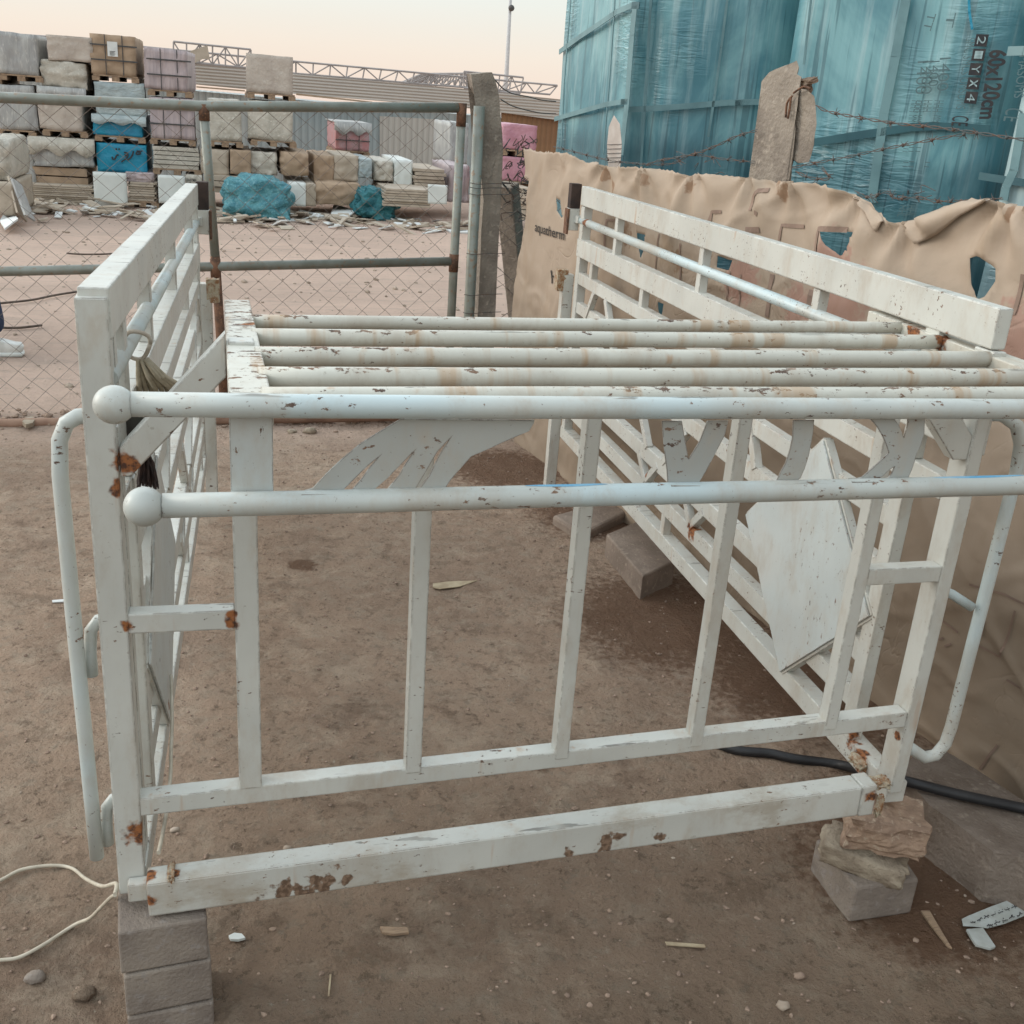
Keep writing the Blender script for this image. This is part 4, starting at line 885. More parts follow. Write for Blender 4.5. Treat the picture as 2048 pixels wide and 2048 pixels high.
# ------------------------------------------------------------------ BLUE WRAPPED PALLETS
def tall_load(P0,P1,depth,z1,name,label,mt,rc=.10,bulge=.02,seed=0):
    """box whose front runs P0->P1 (xy), rounded vertical corners"""
    P0=V((P0[0],P0[1],0));P1=V((P1[0],P1[1],0)); d=(P1-P0).normalized(); L=(P1-P0).length; nn=V((-d.y,d.x,0))   # away from camera
    if nn.y<0: nn=-nn
    r=root(name,label,'pallet',(P0+P1)/2+nn*depth/2+V((0,0,GZ)),'blue wrapped tile pallets behind the tarp')
    out=[]; 
    def corner(c,a0):
        for k in range(7): a=a0+k/6*math.pi/2; out.append(c+(d*math.cos(a)+nn*math.sin(a))*rc)
    corner(P0+d*(L-rc)+nn*rc,-math.pi/2); corner(P0+d*(L-rc)+nn*(depth-rc),0); corner(P0+d*rc+nn*(depth-rc),math.pi/2); corner(P0+d*rc+nn*rc,math.pi)
    # densify straight runs
    dense=[]
    for a,c in zip(out,out[1:]+out[:1]):
        n=max(1,int((c-a).length/.05)); dense+=[a.lerp(c,k/n) for k in range(n)]
    mb=MB(); rows=[]; NZ_=46; z0=GZ+.13; cen=(P0+P1)/2+nn*depth/2
    for j in range(NZ_+1):
        z=z0+(z1-z0)*j/NZ_; row=[]
        for p in dense:
            q=p+(p-cen).normalized()*(bulge*noise.noise(V((p.x*2.2,p.y*2.2,z*1.1+seed)))+bulge*.5*noise.noise(V((p.x*7,p.y*7,z*2.5+seed)))); row.append(mb.b.verts.new((q.x,q.y,z)))
        rows.append(row)
    n=len(dense)
    for a,c in zip(rows,rows[1:]):
        for k in range(n): mb.b.faces.new((a[k],a[(k+1)%n],c[(k+1)%n],c[k]))
    mb.b.faces.new(rows[-1]); mb.b.faces.new(rows[0][::-1])
    mb.build('wrapped_load',mt,r,0,True)
    mb=MB()
    for k in(.08,.5,.92): mb.bar(P0+d*L*k+V((0,0,GZ+.05))+nn*.02,P0+d*L*k+V((0,0,GZ+.05))+nn*(depth-.02),.09,.09)
    for k in(.02,.5,.98): mb.bar(P0+nn*depth*k+V((0,0,GZ+.112)),P1+nn*depth*k+V((0,0,GZ+.112)),.1,.022)
    mb.build('wooden_pallet',M['wood'],r)
    return r,P0,d,nn,L
def face_pl(P0,nn,off=.03): return (nn,nn.dot(P0)-off)
def band(r,pl,pts,w,mt,nm='strap'):
    n,dd=pl; P=[onpl(p,n,dd) for p in pts]; mb=MB()
    for a,c in zip(P,P[1:]): 
        mb.bar(a-(c-a).normalized()*.002,c,w*.72,.004,up=n)
    return mb.build(nm,mt,r)
# pallet A (left): corner nearest at x=1262
c0=PD((1266,200),4.9); cr_=PD((1585,200),4.72); cl=PD((1118,200),5.75)
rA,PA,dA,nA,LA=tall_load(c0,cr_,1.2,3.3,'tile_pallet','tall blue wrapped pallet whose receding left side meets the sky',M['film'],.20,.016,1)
# its receding left stack is a pallet of its own standing a little behind
dl=(V((cl.x,cl.y,0))-V((c0.x,c0.y,0))); 
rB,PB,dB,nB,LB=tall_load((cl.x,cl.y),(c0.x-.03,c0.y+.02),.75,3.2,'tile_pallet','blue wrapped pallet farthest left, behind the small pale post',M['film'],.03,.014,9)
plA=face_pl(PA,nA,.024); plB=face_pl(PB,nB,.022)
F2=lambda x,y:(1100+x/4.2,y/4.2)
band(rA,plA,[F2(660,920),F2(800,915),F2(1100,895),F2(1500,862),F2(1760,855)],.035,M['bandpale']); band(rA,plA,[F2(1560,865),F2(1770,855)],.032,M['band'])
for pts in([F2(850,-40),F2(820,500),F2(790,1000),F2(765,1400)],[F2(1495,-40),F2(1440,400),F2(1385,800),F2(1330,1150)]): band(rA,plA,pts,.016,M['bandpale'])
for pts,w_ in(([F2(80,435),F2(250,310),F2(430,190),F2(560,100),F2(690,45)],.035),([F2(40,1000),F2(300,925),F2(480,875),F2(640,850)],.032)): band(rB,plB,pts,w_,M['bandpale'])
band(rB,plB,[F2(690,45),F2(752,45)],.04,M['band']); band(rB,plB,[F2(600,858),F2(655,853)],.035,M['band'])
for pts,w_ in(([F2(178,-40),F2(120,700),F2(95,1250)],.014),([F2(548,-40),F2(520,400),F2(490,800),F2(450,1300)],.014),([F2(715,50),F2(690,300),F2(650,850),F2(600,1300)],.075)): band(rB,plB,pts,w_,M['bandpale'])
# pallet C (middle, nearest text)
c0=PD((1550,200),4.35); c1=PD((2044,200),3.85)
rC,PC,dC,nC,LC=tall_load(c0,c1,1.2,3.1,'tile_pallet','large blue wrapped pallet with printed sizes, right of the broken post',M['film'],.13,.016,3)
plC=face_pl(PC,nC,.024)
F3=lambda x,y:(1700+x/4.39,y/4.39)
band(rC,plC,[T_(1120,552),T_(1250,530),T_(1400,508),T_(1500,492),T_(1600,488)],.042,M['band']); band(rC,plC,[T_(1600,488),T_(1700,492),T_(1800,499)],.036,M['band'])
band(rC,plC,[F3(500,-40),F3(400,500),F3(300,1000),F3(190,1780)],.050,M['bandpale']); band(rC,plC,[T_(1110,-20),T_(1080,250)],.012,M['bandpale']); band(rC,plC,[F3(1045,-30),F3(1050,110),F3(1075,260)],.012,M['cyan'])
def on(pl,p,ex=.0): return onpl(p,pl[0],pl[1]-ex)
M['printblue']=simple('faded_print',(.075,.135,.15),(.10,.17,.18),20,.6,0)
def vtext(s,pl,r,p0,p1,h,nm,mt,bold=.0):
    P0=on(pl,p0,.004);P1=on(pl,p1,.004); d=(P1-P0).normalized(); up=V((-dC.x,-dC.y,0))*-1; return put_text(s,P0,P1,up,nm,M[mt],r,h,bold=bold)
vtext('60x120cm',plC,rC,F3(1235,440),F3(1140,1045),.040*1.55,'size_print','ink',.03)
vtext('SMC SMCS OMSOMS',plC,rC,F3(1020,335),F3(930,960),.034,'word_print','printblue')
vtext('CE',plC,rC,F3(905,1015),F3(888,1100),.06,'mark_print','ink')
for i,(x,y) in enumerate(((1155,355),(1130,482),(1105,608),(1085,733),(1065,858))):
    c=on(plC,F3(x,y),.004); mb=MB(); mb.box(c,(.043,.003,.041),Matrix((dC,nC,V((0,0,1)))).transposed()); sq=mb.build('pictogram',M['ink'],rC)
    gl='21Y>4'[i]; put_text('21Yx4'[i],c+V((0,0,.013))-dC*.013-nC*.004,c+V((0,0,-.013))-dC*.013-nC*.004,dC,'symbol',M['filmpale'],sq,.028)
for (s_,x0,y0,x1,y1,h) in(('1400',595,540,575,830,.04),('1400',640,540,622,830,.04),('1400',705,540,690,760,.035),('1400',790,510,765,800,.04),('HHH',545,880,520,980,.035),('HHH',590,880,570,980,.035),('HHH',655,880,640,980,.03),('HHH',745,880,725,980,.035),('MM',520,1010,512,1070,.03),('MM',565,1010,557,1070,.03),('MM',735,1010,720,1070,.03),('TT',690,110,640,260,.03),('T',860,110,830,240,.03),('11',470,1300,462,1330,.02),('11',520,1290,512,1330,.02),('11',580,1290,572,1330,.02),('11',470,1420,462,1465,.02),('11',520,1415,512,1465,.02),('11',660,1420,650,1465,.02),('HHL',440,1800,415,1900,.03),('HHL',510,1800,490,1900,.03)):
    vtext(s_,plC,rC,F3(x0,y0),F3(x1,y1),h,'small_print','printblue')
# pallet D (right edge)
c0=PD((2030,200),3.55); c1=PD((2420,260),3.05)
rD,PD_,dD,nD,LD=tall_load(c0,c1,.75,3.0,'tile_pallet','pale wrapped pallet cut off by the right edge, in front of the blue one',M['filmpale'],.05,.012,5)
plD=face_pl(PD_,nD,.02)
band(rD,plD,[F3(1140,1545),F3(1300,1570),F3(1528,1605),F3(1800,1650)],.034,M['band']); band(rD,plD,[F3(1390,450),F3(1528,445),F3(1700,450)],.04,M['bandpale']); band(rD,plD,[F3(1528,1000),F3(1440,1500),F3(1370,1650),F3(1350,1760)],.045,M['bandpale'])
vtext('CE',plD,rD,F3(1375,945),F3(1345,1060),.055,'mark_print','printblue'); vtext('MASOMS',plD,rD,F3(1490,490),F3(1440,860),.03,'word_print','printblue')
# ------------------------------------------------------------------ FAR YARD LOADS
YF=13.7
def load(pl_,label,mt,d=0,dep=1.35,straps=0,group='wrapped tile pallets stacked across the yard',pallet=True,name='tile_pallet',nz=.035,seed=0,drape=None,lean=0,box=.98,slab=None,sub=4):
    xl,xr,yt,yb=pl_; Y=YF+d; a=PY((xl,yb),Y); c=PY((xr,yb),Y); t=PY(((xl+xr)/2,yt),Y); bb=PY(((xl+xr)/2,yb),Y)
    x0,x1=a.x,c.x; z0=max(bb.z,GZ); z1=t.z; w_=x1-x0
    r=root(name,label,'pallet',((x0+x1)/2,Y+dep/2,z0),group)
    ph=.0
    if pallet and z1-z0>.3:
        ph=.075; mb=MB()
        for k in(.06,.5,.94): mb.boxc(x0+w_*k-.045,x0+w_*k+.045,Y,Y+dep,z0,z0+.055)
        mb.boxc(x0,x1,Y-.003,Y+dep+.003,z0+.056,z0+ph); mb.build('wooden_base',M['wood'],r)
    if slab:
        mb=MB(); n=slab; zz=z0+ph; hh=(z1-zz)/n; rnd=random.Random(seed)
        for k in range(n):
            j=rnd.uniform(-.025,.025)*1.0; mb.boxc(x0+j+.01,x1+j-.01,Y+rnd.uniform(0,.04),Y+dep,zz+hh*k,zz+hh*(k+.86))
        mb.build('stacked_boxes',mt,r,.004)
    else:
        mb=MB(); rj=random.Random(seed*7+1); mb.lump(((x0+x1)/2,Y+dep/2,(z0+ph+z1)/2),(w_,dep,z1-z0-ph),(rz(rj.uniform(-.07,.07))@Matrix.Rotation(rj.uniform(-.035,.035),3,'Y')) if d==0 else None,sub,nz,2.2,seed,box); mb.build('load',mt,r,0,sub>3)
    if straps and seed in (10,16,17,42):
        mb=MB()
        for k in range(straps):
            x=x0+w_*(k+.8)/(straps+.6); mb.boxc(x-.005,x+.005,Y-.016,Y-.010,z0+ph,z1)
        mb.boxc(x0-.01,x1+.01,Y-.026,Y-.018,z0+ph+(z1-z0)*.30,z0+ph+(z1-z0)*.33); mb.boxc(x0-.01,x1+.01,Y-.026,Y-.018,z0+ph+(z1-z0)*.62,z0+ph+(z1-z0)*.65)
        mb.build('straps',M['strap'],r)
    if drape:
        mt2,f=drape; mb=MB(); n=14; rnd=random.Random(seed+5); vt=[];vb=[]
        for k in range(n+1):
            x=x0-.03+(w_+.06)*k/n; zb_=z1-(z1-z0)*f*(1+.25*math.sin(k*1.1+seed)); vt.append(mb.b.verts.new((x,Y-.035,z1+.01))); vb.append(mb.b.verts.new((x,Y-.055-.03*rnd.random(),zb_)))
        for k in range(n): mb.b.faces.new((vt[k],vt[k+1],vb[k+1],vb[k]))
        vk=[mb.b.verts.new((v.co.x,Y+dep,z1+.012)) for v in vt]
        for k in range(n): mb.b.faces.new((vt[k],vk[k],vk[k+1],vt[k+1]))
        o=mb.build('cover',mt2,r,0,True); md=o.modifiers.new('t','SOLIDIFY'); md.thickness=.012
    return r,x0,x1,z0,z1,Y
Wr=M
L=load
L((-60,0,60,165),'grey wrapped pallet cut by the left edge, top of the first stack',Wr['greywrap'],.1,straps=1,seed=31)
L((2,84,66,162),'tall grey wrapped pallet with dark side on top of the leftmost stack',Wr['greywrap'],0,straps=2,seed=1)
L((-6,70,170,272),'grey white wrapped pallet with a brown patch, under the leftmost top pallet',Wr['greywrap'],0,straps=2,seed=2)
L((4,66,274,386),'crumpled grey film load at the foot of the leftmost stack',Wr['greywrap'],0,nz=.06,seed=3)
L((96,186,72,122),'low beige covered load on top of the second stack',Wr['cloth'],0,straps=0,seed=4,pallet=False)
L((86,178,122,176),'bulging cream sheeted load in the second stack',Wr['creamwrap'],0,nz=.08,box=.8,seed=5,pallet=False)
L((88,174,176,273),'plain beige pallet in the middle of the second stack',Wr['cloth'],0,drape=(Wr['greywrap'],.16),seed=6)
L((66,188,277,333),'broken open pallet with white film and loose cartons, lower second stack',Wr['greywrap'],0,nz=.06,seed=7,pallet=False,drape=(Wr['creamwrap'],.5))
L((64,180,333,370),'row of two low brown cartons beneath white film',Wr['card'],0,pallet=False,seed=8,slab=2,name='cartons')
L((56,190,370,404),'heap of flattened grey cardboard at the foot of the second stack',Wr['card2'],-.25,pallet=True,slab=9,seed=9,name='cardboard_heap')
r_,x0,x1,z0,z1,Y=L((187,276,70,163),'brown cardboard crate with dark straps and white label, top of the third stack',Wr['card'],0,straps=2,seed=10)
q=PY(Z1(725,315),Y-.03); mb=MB(); mb.boxc(q.x-.06,q.x+.06,q.y,q.y+.004,q.z-.085,q.z+.085); lb=mb.build('label',M['paper'],r_)
mb=MB(); 
for k in range(4): mb.boxc(q.x-.035,q.x+.03-.01*(k%2),q.y-.003,q.y-.001,q.z-.03-k*.014,q.z-.024-k*.014)
mb.build('label_lines',M['ink'],lb)
L((188,288,165,232),'pallet with pale blue grey film over its top half, third stack',Wr['palewrap'],0,seed=11,pallet=False,nz=.03)
r_,x0,x1,z0,z1,Y=L((192,290,232,284),'bright blue wrapped lower half of the pallet under the grey film',Wr['cyan'],0,seed=12,drape=(Wr['palewrap'],.28))
r_,x0,x1,z0,z1,Y=L((197,296,288,345),'bright blue pallet with dark handwritten Arabic word',Wr['cyan'],0,seed=13,pallet=False,nz=.02)
F5=lambda x,y:(200+x/16.1,250+y/16.1)
mb=MB()
for pts in([(400,1010),(400,1070),(440,1100),(490,1080),(520,1010),(560,960),(610,980)],[(780,880),(860,890),(900,940),(880,1030),(800,1100),(690,1180)],[(860,940),(810,960),(860,1000)],[(1080,830),(1050,960),(990,1050),(890,1120)],[(1180,870),(1280,870),(1290,920),(1180,930),(1180,870)],[(1180,835),(1370,840)]):
    mb.tube(smooth([PY(F5(*p),Y-.035) for p in pts],4),.010,5)
for p in((530,770),(620,770)): mb.ball(PY(F5(*p),Y-.035),.014,1)
mb.build('handwriting',M['ink'],r_)
L((190,256,345,412),'white tile sheet leaning on the boxes at the foot of the third stack',Wr['white'],-.3,pallet=False,dep=.08,name='tile_sheet',box=.97,nz=.003)
L((258,314,364,414),'neat stack of thin brown tile boxes beside the white tile',Wr['card2'],-.25,slab=8,seed=14,name='tile_boxes')
L((252,308,346,364),'thin pale film bundle on top of the brown tile boxes',Wr['pinkwrap'],-.2,pallet=False,nz=.05,seed=15,name='film_bundle')
L((298,383,98,193),'pinkish wrapped pallet of upright tile boxes on top of the fourth stack',Wr['pinkwrap'],0,straps=2,seed=16)
L((303,390,196,290),'pinkish wrapped pallet of upright tile boxes below the top one',Wr['pinkwrap'],0,straps=2,seed=17)
L((308,402,293,350),'half opened pallet of grey and cream tile boxes, fourth stack',Wr['creamwrap'],0,slab=5,seed=18)
L((318,372,351,407),'big white tile sheet leaning at the foot of the fourth stack',Wr['white'],-.3,pallet=False,dep=.08,name='tile_sheet',nz=.003,box=.97)
r_,x0,x1,z0,z1,Y=L((373,406,351,405),'cream carton with dark printed lettering beside the white tile sheet',Wr['creamwrap'],-.2,pallet=False,seed=19,name='carton')
q0=PY((374,362),Y-.03); q1=PY((394,363),Y-.03); put_text('EASTMA',q0,q1,(0,0,1),'print',M['ink'],r_,.035,bold=.02); put_text('T',PY((379,369),Y-.03),PY((383,369),Y-.03),(0,0,1),'print',M['ink'],r_,.03,bold=.02)
L((418,484,199,294),'grey cream striped pallet just right of the gate stile',Wr['creamwrap'],0,straps=0,seed=20)
L((404,460,298,350),'grey carton left half behind the gate stile',Wr['card2'],0,pallet=False,seed=21,name='carton')
L((461,503,300,349),'brown carton leaning next to the grey carton',Wr['card'],-.05,pallet=False,seed=22,name='carton')
L((412,500,350,386),'low dusty slab pile under the two cartons',Wr['card2'],-.1,slab=3,seed=23,pallet=False,name='slab_pile')
L((497,590,110,199),'beige cloth draped crate standing high on the sixth stack',Wr['cloth'],0,seed=24,nz=.02)
L((503,592,203,293),'cream sheeted pallet below the cloth draped crate',Wr['creamwrap'],0,seed=25,straps=0)
L((506,560,304,350),'torn pallet of cartons above the blue bag',Wr['creamwrap'],0,nz=.08,seed=26,slab=None)
L((562,618,304,352),'crumpled brown cartons leaning right above the blue bag',Wr['card'],-.1,nz=.10,box=.8,seed=27,pallet=False,name='carton')
# blue bag
a=PY((449,425),YF-1.2);c=PY((585,425),YF-1.2);t=PY((500,347),YF-1.2)
mb=MB(); mb.lump(((a.x+c.x)/2,YF-.85,(GZ+t.z)/2-.03),((c.x-a.x)*.9,.6,(t.z-GZ)*.84),None,5,.26,1.3,21,.62); o=mb.build('blue_bag',M['teal'],None,0,True); recenter(o); tag(o,'crumpled teal plastic bundle lying on the yard ground','bag')
L((579,612,366,412),'white carton beside the blue bundle',Wr['white'],-.4,pallet=False,seed=40,name='carton',nz=.02)
L((612,632,368,412),'grey tiles leaning between the white carton and brown boxes',Wr['card2'],-.3,pallet=False,seed=41,name='leaning_tiles')
r_,x0,x1,z0,z1,Y=L((672,738,246,312),'red pink wrapped pallet with white film on its top',Wr['redwrap'],1.6,straps=2,seed=42,drape=(Wr['greywrap'],.30))
L((628,668,311,365),'opened brown carton block with patched sides',Wr['card'],.1,pallet=False,seed=43,nz=.05,name='carton')
L((668,716,311,362),'tan cartons next to the opened brown block',Wr['card2'],.1,pallet=False,seed=44,nz=.05,name='carton')
L((717,744,318,356),'small light green grey carton right of the tan cartons',Wr['palewrap'],.1,pallet=False,seed=45,name='carton')
L((632,722,366,411),'sagging pinkish cardboard load on a broken pallet',Wr['card'],-.3,seed=46,nz=.10,box=.85)
L((748,786,322,362),'torn grey white carton in the row behind the teal sheet',Wr['creamwrap'],.2,pallet=False,seed=47,nz=.08,name='carton')
L((788,824,320,378),'white tile carton in the row behind the teal sheet',Wr['white'],.2,pallet=False,seed=48,name='carton')
a=PY((709,408),YF-.6);c=PY((800,408),YF-.6);t=PY((740,356),YF-.6)
mb=MB(); mb.lump(((a.x+c.x)/2,YF-.3,(GZ+t.z)/2-.07),((c.x-a.x)*.85,.5,(t.z-GZ)*.66),Matrix.Rotation(.14,3,'Y'),5,.32,2.0,14,.62); o=mb.build('teal_sheet',M['tealdk'],None,0,True); recenter(o); tag(o,'dark teal plastic sheet collapsed over boxes','sheet')
L((768,866,378,414),'low heap of flattened brown cardboard on a pallet',Wr['card2'],-.7,slab=7,seed=49,name='cardboard_heap')
L((828,892,337,381),'layered stack of thin tan tile boxes',Wr['card2'],.1,slab=6,seed=50,name='tile_boxes',pallet=False)
L((856,894,370,408),'cracked white tile leaning at the right end of the row',Wr['white'],-.7,pallet=False,dep=.06,name='tile_sheet',nz=.02,seed=51)
L((896,938,330,405),'pale pinkish sack pile behind the gate stile',Wr['pinkwrap'],.2,pallet=False,nz=.08,seed=52,box=.85,name='sack_pile')
L((898,934,245,330),'white wrapped load seen between gate stile and post',Wr['greywrap'],1.5,nz=.05,seed=53,pallet=False)
L((1004,1071,249,312),'upper pink wrapped pallet between corner post and tarp',Wr['pink'],-1,seed=54,straps=0)
L((1000,1068,314,374),'lower dark pink wrapped pallet between corner post and tarp',Wr['pink'],-1,seed=55,straps=1)
L((1000,1064,374,440),'pale rubble heap below the pink pallets',Wr['card2'],-1.6,seed=56,slab=6,name='rubble_heap',pallet=False)
# leftmost foreground items
L((-40,24,277,360),'white draped load at the left edge in front of the stacks',Wr['creamwrap'],-2.2,nz=.10,box=.75,seed=57,pallet=False)
L((-30,32,365,430),'open wooden crate at the left edge of the yard',Wr['card2'],-2.4,pallet=False,seed=58,slab=None,name='wooden_crate',nz=.01)
mb=MB(); mb.bar(PY((32,362),YF-2.4),PY((60,436),YF-2.6),.02,.22,up=(0,1,.3)); o=mb.build('leaning_board',M['greywrap']); recenter(o); tag(o,'grey board leaning against the wooden crate','board')
mb=MB(); mb.bar(PY((26,362),YF-2.2),PY((44,434),YF-2.5),.02,.2,up=(0,1,.3)); o=mb.build('leaning_board',M['card2']); recenter(o); tag(o,'darker board leaning behind the grey board','board')
def yflat(name,label,cat,pts,mt,th=.01,lift=.03,up=0):
    mb=MB(); P=[PZ(p,GZ+lift) for p in pts]; P=[V((p.x,p.y,p.z+up*(i%2))) for i,p in enumerate(P)]; mb.prism(P,(0,0,-th)); bmesh.ops.triangulate(mb.b,faces=[f for f in mb.b.faces if len(f.verts)>4]); o=mb.build(name,mt); recenter(o); tag(o,label,cat); return o
yflat('paper_sheet','bent white sheet lying on the yard in front of the cardboard load','paper',((660,436),(668,416),(686,414),(714,430),(690,436)),M['paper'],.01,.05,.06)
yflat('paper_sheet','crumpled white sheet beside the wooden crate at the left','paper',((0,440),(20,424),(30,430),(38,452),(10,456)),M['paper'],.02,.06,.08)
yflat('debris','scattered flat cardboard scraps in front of the cardboard load','debris',((560,428),(640,424),(720,436),(700,440),(620,436)),M['card2'],.02,.02)
yflat('plank','thin pale plank on the yard beside the gate stile','plank',((893,458),(940,460),(940,464),(900,462)),M['paper'],.02,.03)
for i,(pts,lab) in enumerate((([(134,506),(160,508),(205,508),(250,505)],'dark stick on the yard ground, farthest of the three'),([(-20,608),(60,600),(110,590),(155,583)],'long dark stick behind the left handle loop'),([(5,655),(40,655),(84,650)],'short dark stick by the white shoe'))):
    o=MB().tube(smooth([PZ(p,GZ+.02) for p in pts],4),.008,6).build('stick',M['stick']); recenter(o); tag(o,lab,'stick')
yflat('flat_stone','round pale stone in the heap along the gate foot','stone',((45,842),(52,835),(64,832),(71,837),(66,845),(52,848)),M['stone2'],.02,.04)
mb=MB(); rnd=random.Random(12)
for k in range(150):
    px=rnd.uniform(0,930); Yd=YF-rnd.uniform(.15,1.5)*(1 if rnd.random()<.7 else 1.5); q=PY((px,420),Yd); a=rnd.uniform(0,3.1)
    mb.box((q.x,Yd,GZ+rnd.uniform(.01,.07)),(rnd.uniform(.06,.4),rnd.uniform(.04,.2),rnd.uniform(.008,.025)),Matrix.Rotation(a,3,'Z')@Matrix.Rotation(rnd.uniform(-.35,.35),3,'Y'))
tag(mb.build('cardboard_litter',M['card2']),'broken cardboard, lath and tile scraps strewn along the foot of the stacks','litter',kind='stuff')
mb=MB()
for k in range(90):
    px=rnd.uniform(0,930); Yd=YF-rnd.uniform(.1,1.8); q=PY((px,420),Yd); a=rnd.uniform(0,3.1)
    mb.box((q.x,Yd,GZ+rnd.uniform(.01,.05)),(rnd.uniform(.05,.25),rnd.uniform(.03,.15),rnd.uniform(.006,.02)),Matrix.Rotation(a,3,'Z')@Matrix.Rotation(rnd.uniform(-.4,.4),3,'Y'))
tag(mb.build('tile_litter',M['paper']),'white tile shards and torn film lying among the cardboard scraps','litter',kind='stuff')
# ------------------------------------------------------------------ SHED AND TRUSSES
YS=18.5
sh=root('warehouse_shed','long low warehouse with cream cladding over grey blue corrugated walls','building',(2,YS,GZ))
def quad_px(mb,pts,Y,dep=.3):
    P=[PY(p,Y) for p in pts]; mb.prism(P,(0,dep,0))
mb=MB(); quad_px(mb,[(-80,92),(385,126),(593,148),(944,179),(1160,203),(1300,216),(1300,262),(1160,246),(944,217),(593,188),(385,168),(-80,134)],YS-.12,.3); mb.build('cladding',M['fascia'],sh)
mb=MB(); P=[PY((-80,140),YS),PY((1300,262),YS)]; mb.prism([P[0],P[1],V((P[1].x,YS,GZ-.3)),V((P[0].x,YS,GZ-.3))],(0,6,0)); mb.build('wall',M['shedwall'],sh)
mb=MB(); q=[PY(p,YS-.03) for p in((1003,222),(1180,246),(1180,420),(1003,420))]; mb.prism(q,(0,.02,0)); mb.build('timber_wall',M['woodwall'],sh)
mb=MB(); q=[PY(p,YS-.2) for p in((393,172),(490,180),(490,183),(393,175))]; mb.prism(q,(0,.05,0)); mb.build('beam_strip',M['card'],sh)
mb=MB(); q=[PY(p,YS-.2) for p in((593,186),(745,203),(745,206),(593,190))]; mb.prism(q,(0,.05,0)); mb.build('beam_strip',M['card'],sh)
mb=MB(); q=[PY(p,YS-.03) for p in((760,232),(900,240),(900,420),(760,420))]; mb.prism(q,(0,.05,0)); mb.build('pale_wall_bay',corrugated('pale_sheet',(.42,.40,.36),(.46,.43,.39),60,0),sh)
def truss(name,label,t0,t1,b0,b1,n,Y,r=.05,diag=True,par=None,mt='truss',x=False):
    mb=MB(); T0,T1,B0,B1=[PY(p,Y) for p in(t0,t1,b0,b1)]
    mb.tube([T0,T1],r,5); mb.tube([B0,B1],r,5)
    for k in range(n+1):
        a=T0.lerp(T1,k/n);c=B0.lerp(B1,k/n); mb.tube([a,c],r*.7,4)
        if k<n:
            a2=T0.lerp(T1,(k+1)/n);c2=B0.lerp(B1,(k+1)/n); mb.tube([c,a2] if k%2 else [a,c2],r*.6,4)
            if x: mb.tube([a,c2] if k%2 else [c,a2],r*.6,4)
    o=mb.build(name,M[mt],par); 
    if not par: recenter(o); tag(o,label,'truss')
    return o
truss('roof_truss','long pale lattice girder along the shed roof right of the cloth draped crate',(592,123),(1115,171),(592,147),(1100,189),16,YS-.1,.018)
truss('roof_truss','lattice girder seen left of the cloth draped crate',(270,92),(592,123),(280,112),(592,147),8,YS-.1,.018)
truss('roof_truss','thin lattice girder at the far left above the grey pallets',(-60,62),(200,80),(-60,84),(190,100),8,YS-.1,.016)
o=truss('roof_truss','raised open lattice box above the shed near the left',(347,83),(502,99),(347,122),(502,136),6,YS-.5,.018,x=False)
o=truss('roof_truss','raised open lattice box behind the concrete corner post',(928,143),(1047,155),(928,176),(1040,188),5,YS-.5,.018)
truss('roof_truss','hazy crossed lattice roof frame in the distance',(842,148),(950,147),(805,166),(960,176),12,YS+10,.03,x=True)
truss('roof_truss','hazy lattice slope left of the crossed frame',(842,148),(870,150),(800,166),(872,175),6,YS+10.2,.028,x=True)
mb=MB(); q=[PY(p,YS-.55) for p in((380,102),(415,90),(420,118),(405,118),(386,128))]; mb.prism(q,(0,.02,0)); o=mb.build('torn_cloth',M['card2']); recenter(o); tag(o,'torn cloth caught on the raised lattice box','cloth')
# lamp mast
lm=PY((1010,165),60)
r=root('lamp_mast','tall slim mast with a round lamp rising behind the corner post','mast',(lm.x,60,GZ))
MB().tube([V((lm.x,60,GZ)),PY((1013,150),60),PY((1024,-60),60)],[.16,.13,.07],8).build('pole',M['lamp'],r)
MB().ball(PY((1023,16),59.8),.17,2).build('lamp_head',M['strap'],r)
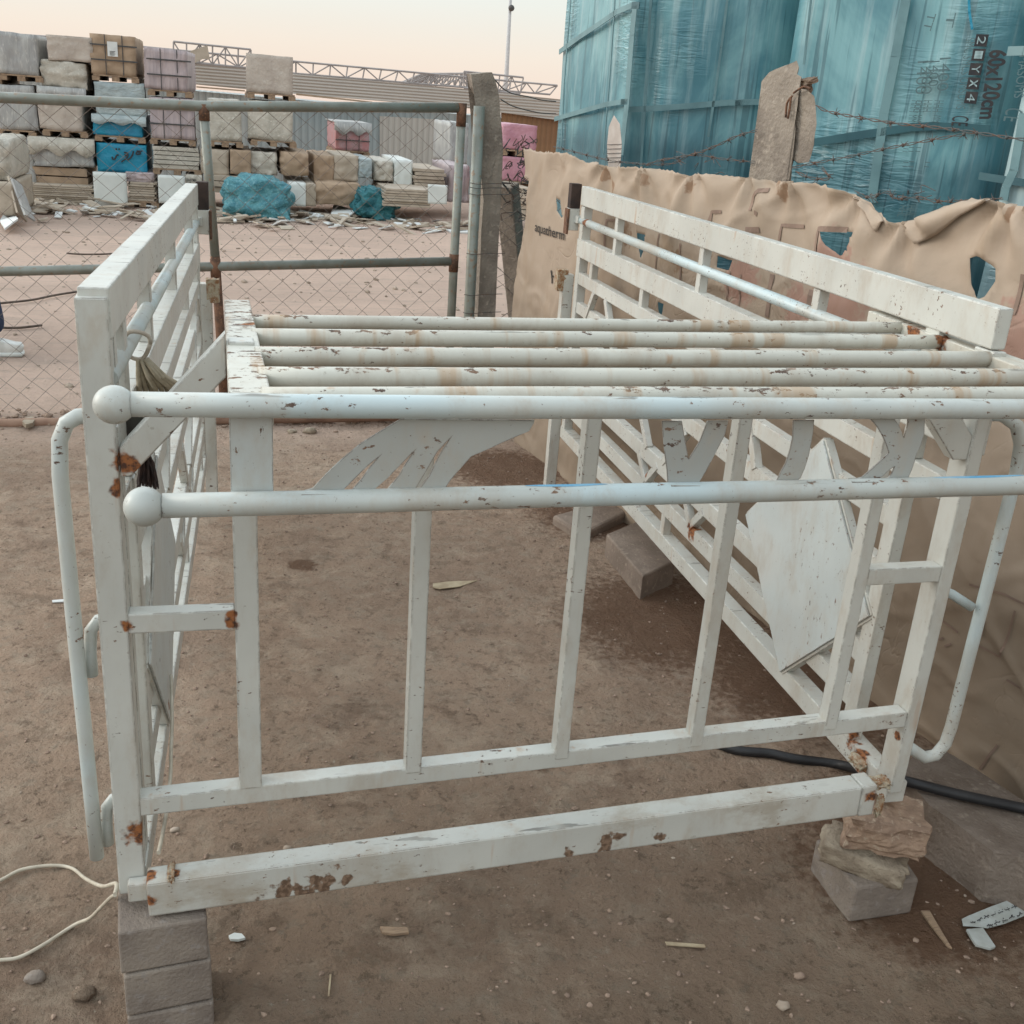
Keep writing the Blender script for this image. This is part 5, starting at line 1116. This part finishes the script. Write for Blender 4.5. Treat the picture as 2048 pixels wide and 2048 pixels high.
# ------------------------------------------------------------------ PERSON walking off the left edge
def person(loc,face):
    r=root('person','person in dark jeans and white trainers walking at the left edge of the yard','person',loc)
    rot=rz(face); 
    def skin(name,vs,es,rad,mt,sub=2):
        me=bpy.data.meshes.new(name); me.from_pydata([tuple(rot@V(v)) for v in vs],es,[]); o=bpy.data.objects.new(name,me); COL.objects.link(o)
        md=o.modifiers.new('s','SKIN'); sv=me.skin_vertices[0].data
        for i,q in enumerate(rad): sv[i].radius=(q,q) if not isinstance(q,tuple) else q
        sv[0].use_root=True
        o.modifiers.new('u','SUBSURF').levels=sub; o.modifiers['u'].render_levels=sub
        bpy.context.view_layer.update()
        m2=bpy.data.meshes.new_from_object(o.evaluated_get(bpy.context.evaluated_depsgraph_get())); bpy.data.objects.remove(o)
        m2.materials.clear(); m2.materials.append(mt); m2.shade_smooth(); p=bpy.data.objects.new(name,m2); COL.objects.link(p); p.parent=r; return p
    # body faces +Y locally
    vs=[(0,0,.93),(0,0,1.08),(0,.0,1.25),(0,0,1.43),(0,.01,1.52),(0,.02,1.60),(0,.03,1.70),
        (.18,0,1.42),(.23,-.06,1.15),(.22,.05,.92),(.22,.09,.84),(-.18,0,1.42),(-.23,.05,1.15),(-.22,.14,.93),(-.22,.19,.86),
        (.09,0,.88),(.10,.16,.50),(.10,.20,.10),(-.09,0,.88),(-.10,-.06,.48),(-.10,-.28,.14)]
    es=[(0,1),(1,2),(2,3),(3,4),(4,5),(5,6),(3,7),(7,8),(8,9),(9,10),(3,11),(11,12),(12,13),(13,14),(0,15),(15,16),(16,17),(0,18),(18,19),(19,20)]
    rd=[.13,.125,.145,.12,.055,.085,.095,.06,.045,.032,.035,.06,.045,.032,.035,.085,.06,.045,.085,.06,.045]
    skin('body',vs,es,rd,M['skin'])
    skin('trousers',[(0,0,.95),(.09,0,.88),(.10,.17,.50),(.10,.215,.11),(-.09,0,.88),(-.10,-.06,.48),(-.10,-.28,.16)],[(0,1),(1,2),(2,3),(0,4),(4,5),(5,6)],[.15,.105,.09,.088,.105,.08,.07],M['denim'])
    skin('shirt',[(0,0,.98),(0,0,1.2),(0,0,1.40),(0,0,1.46),(.18,0,1.42),(.23,-.05,1.2),(-.18,0,1.42),(-.23,.04,1.2)],[(0,1),(1,2),(2,3),(2,4),(4,5),(2,6),(6,7)],[.155,.16,.15,.09,.08,.062,.08,.062],M['shirt'])
    mb=MB(); mb.ball(V(loc)+rot@V((0,.015,1.70)),.105,3,(.95,1.05,1.0),.05,1); mb.build('hair',M['hair'],r)
    mb=MB()
    for sx in(-.035,.035): mb.ball(V(loc)+rot@V((sx,.118,1.665)),.012,2)
    mb.ball(V(loc)+rot@V((0,.135,1.635)),.016,2,(.8,1,1.4)); mb.build('face_features',M['skin'],r)
    for (x,y,z,pt) in((.10,.225,.0,0),(-.10,-.24,.03,.5)):
        R_=rot@Matrix.Rotation(-pt,3,'X'); c=V(loc)+rot@V((x,y,z+.055)); mb=MB(); mb.lump(c,(.095,.285,.085),R_,4,.03,2,3,.72)
        # lower toe
        inv=R_.inverted()
        for v in mb.b.verts:
            l=inv@(v.co-c)
            if l.y>.02 and l.z>0: v.co-=R_@V((0,0,l.z*.55*min(1,(l.y-.02)/.09)))
        s_=mb.build('shoe',M['shoe'],r,0,True)
        mb=MB(); mb.lump(c-R_@V((0,0,.040)),(.10,.295,.024),R_,3,.01,2,1,.85); mb.build('sole',M['white'],s_,0,True)
    return r
person((-1.285,5.15,GZ),math.radians(-90))
S.render.engine='CYCLES'
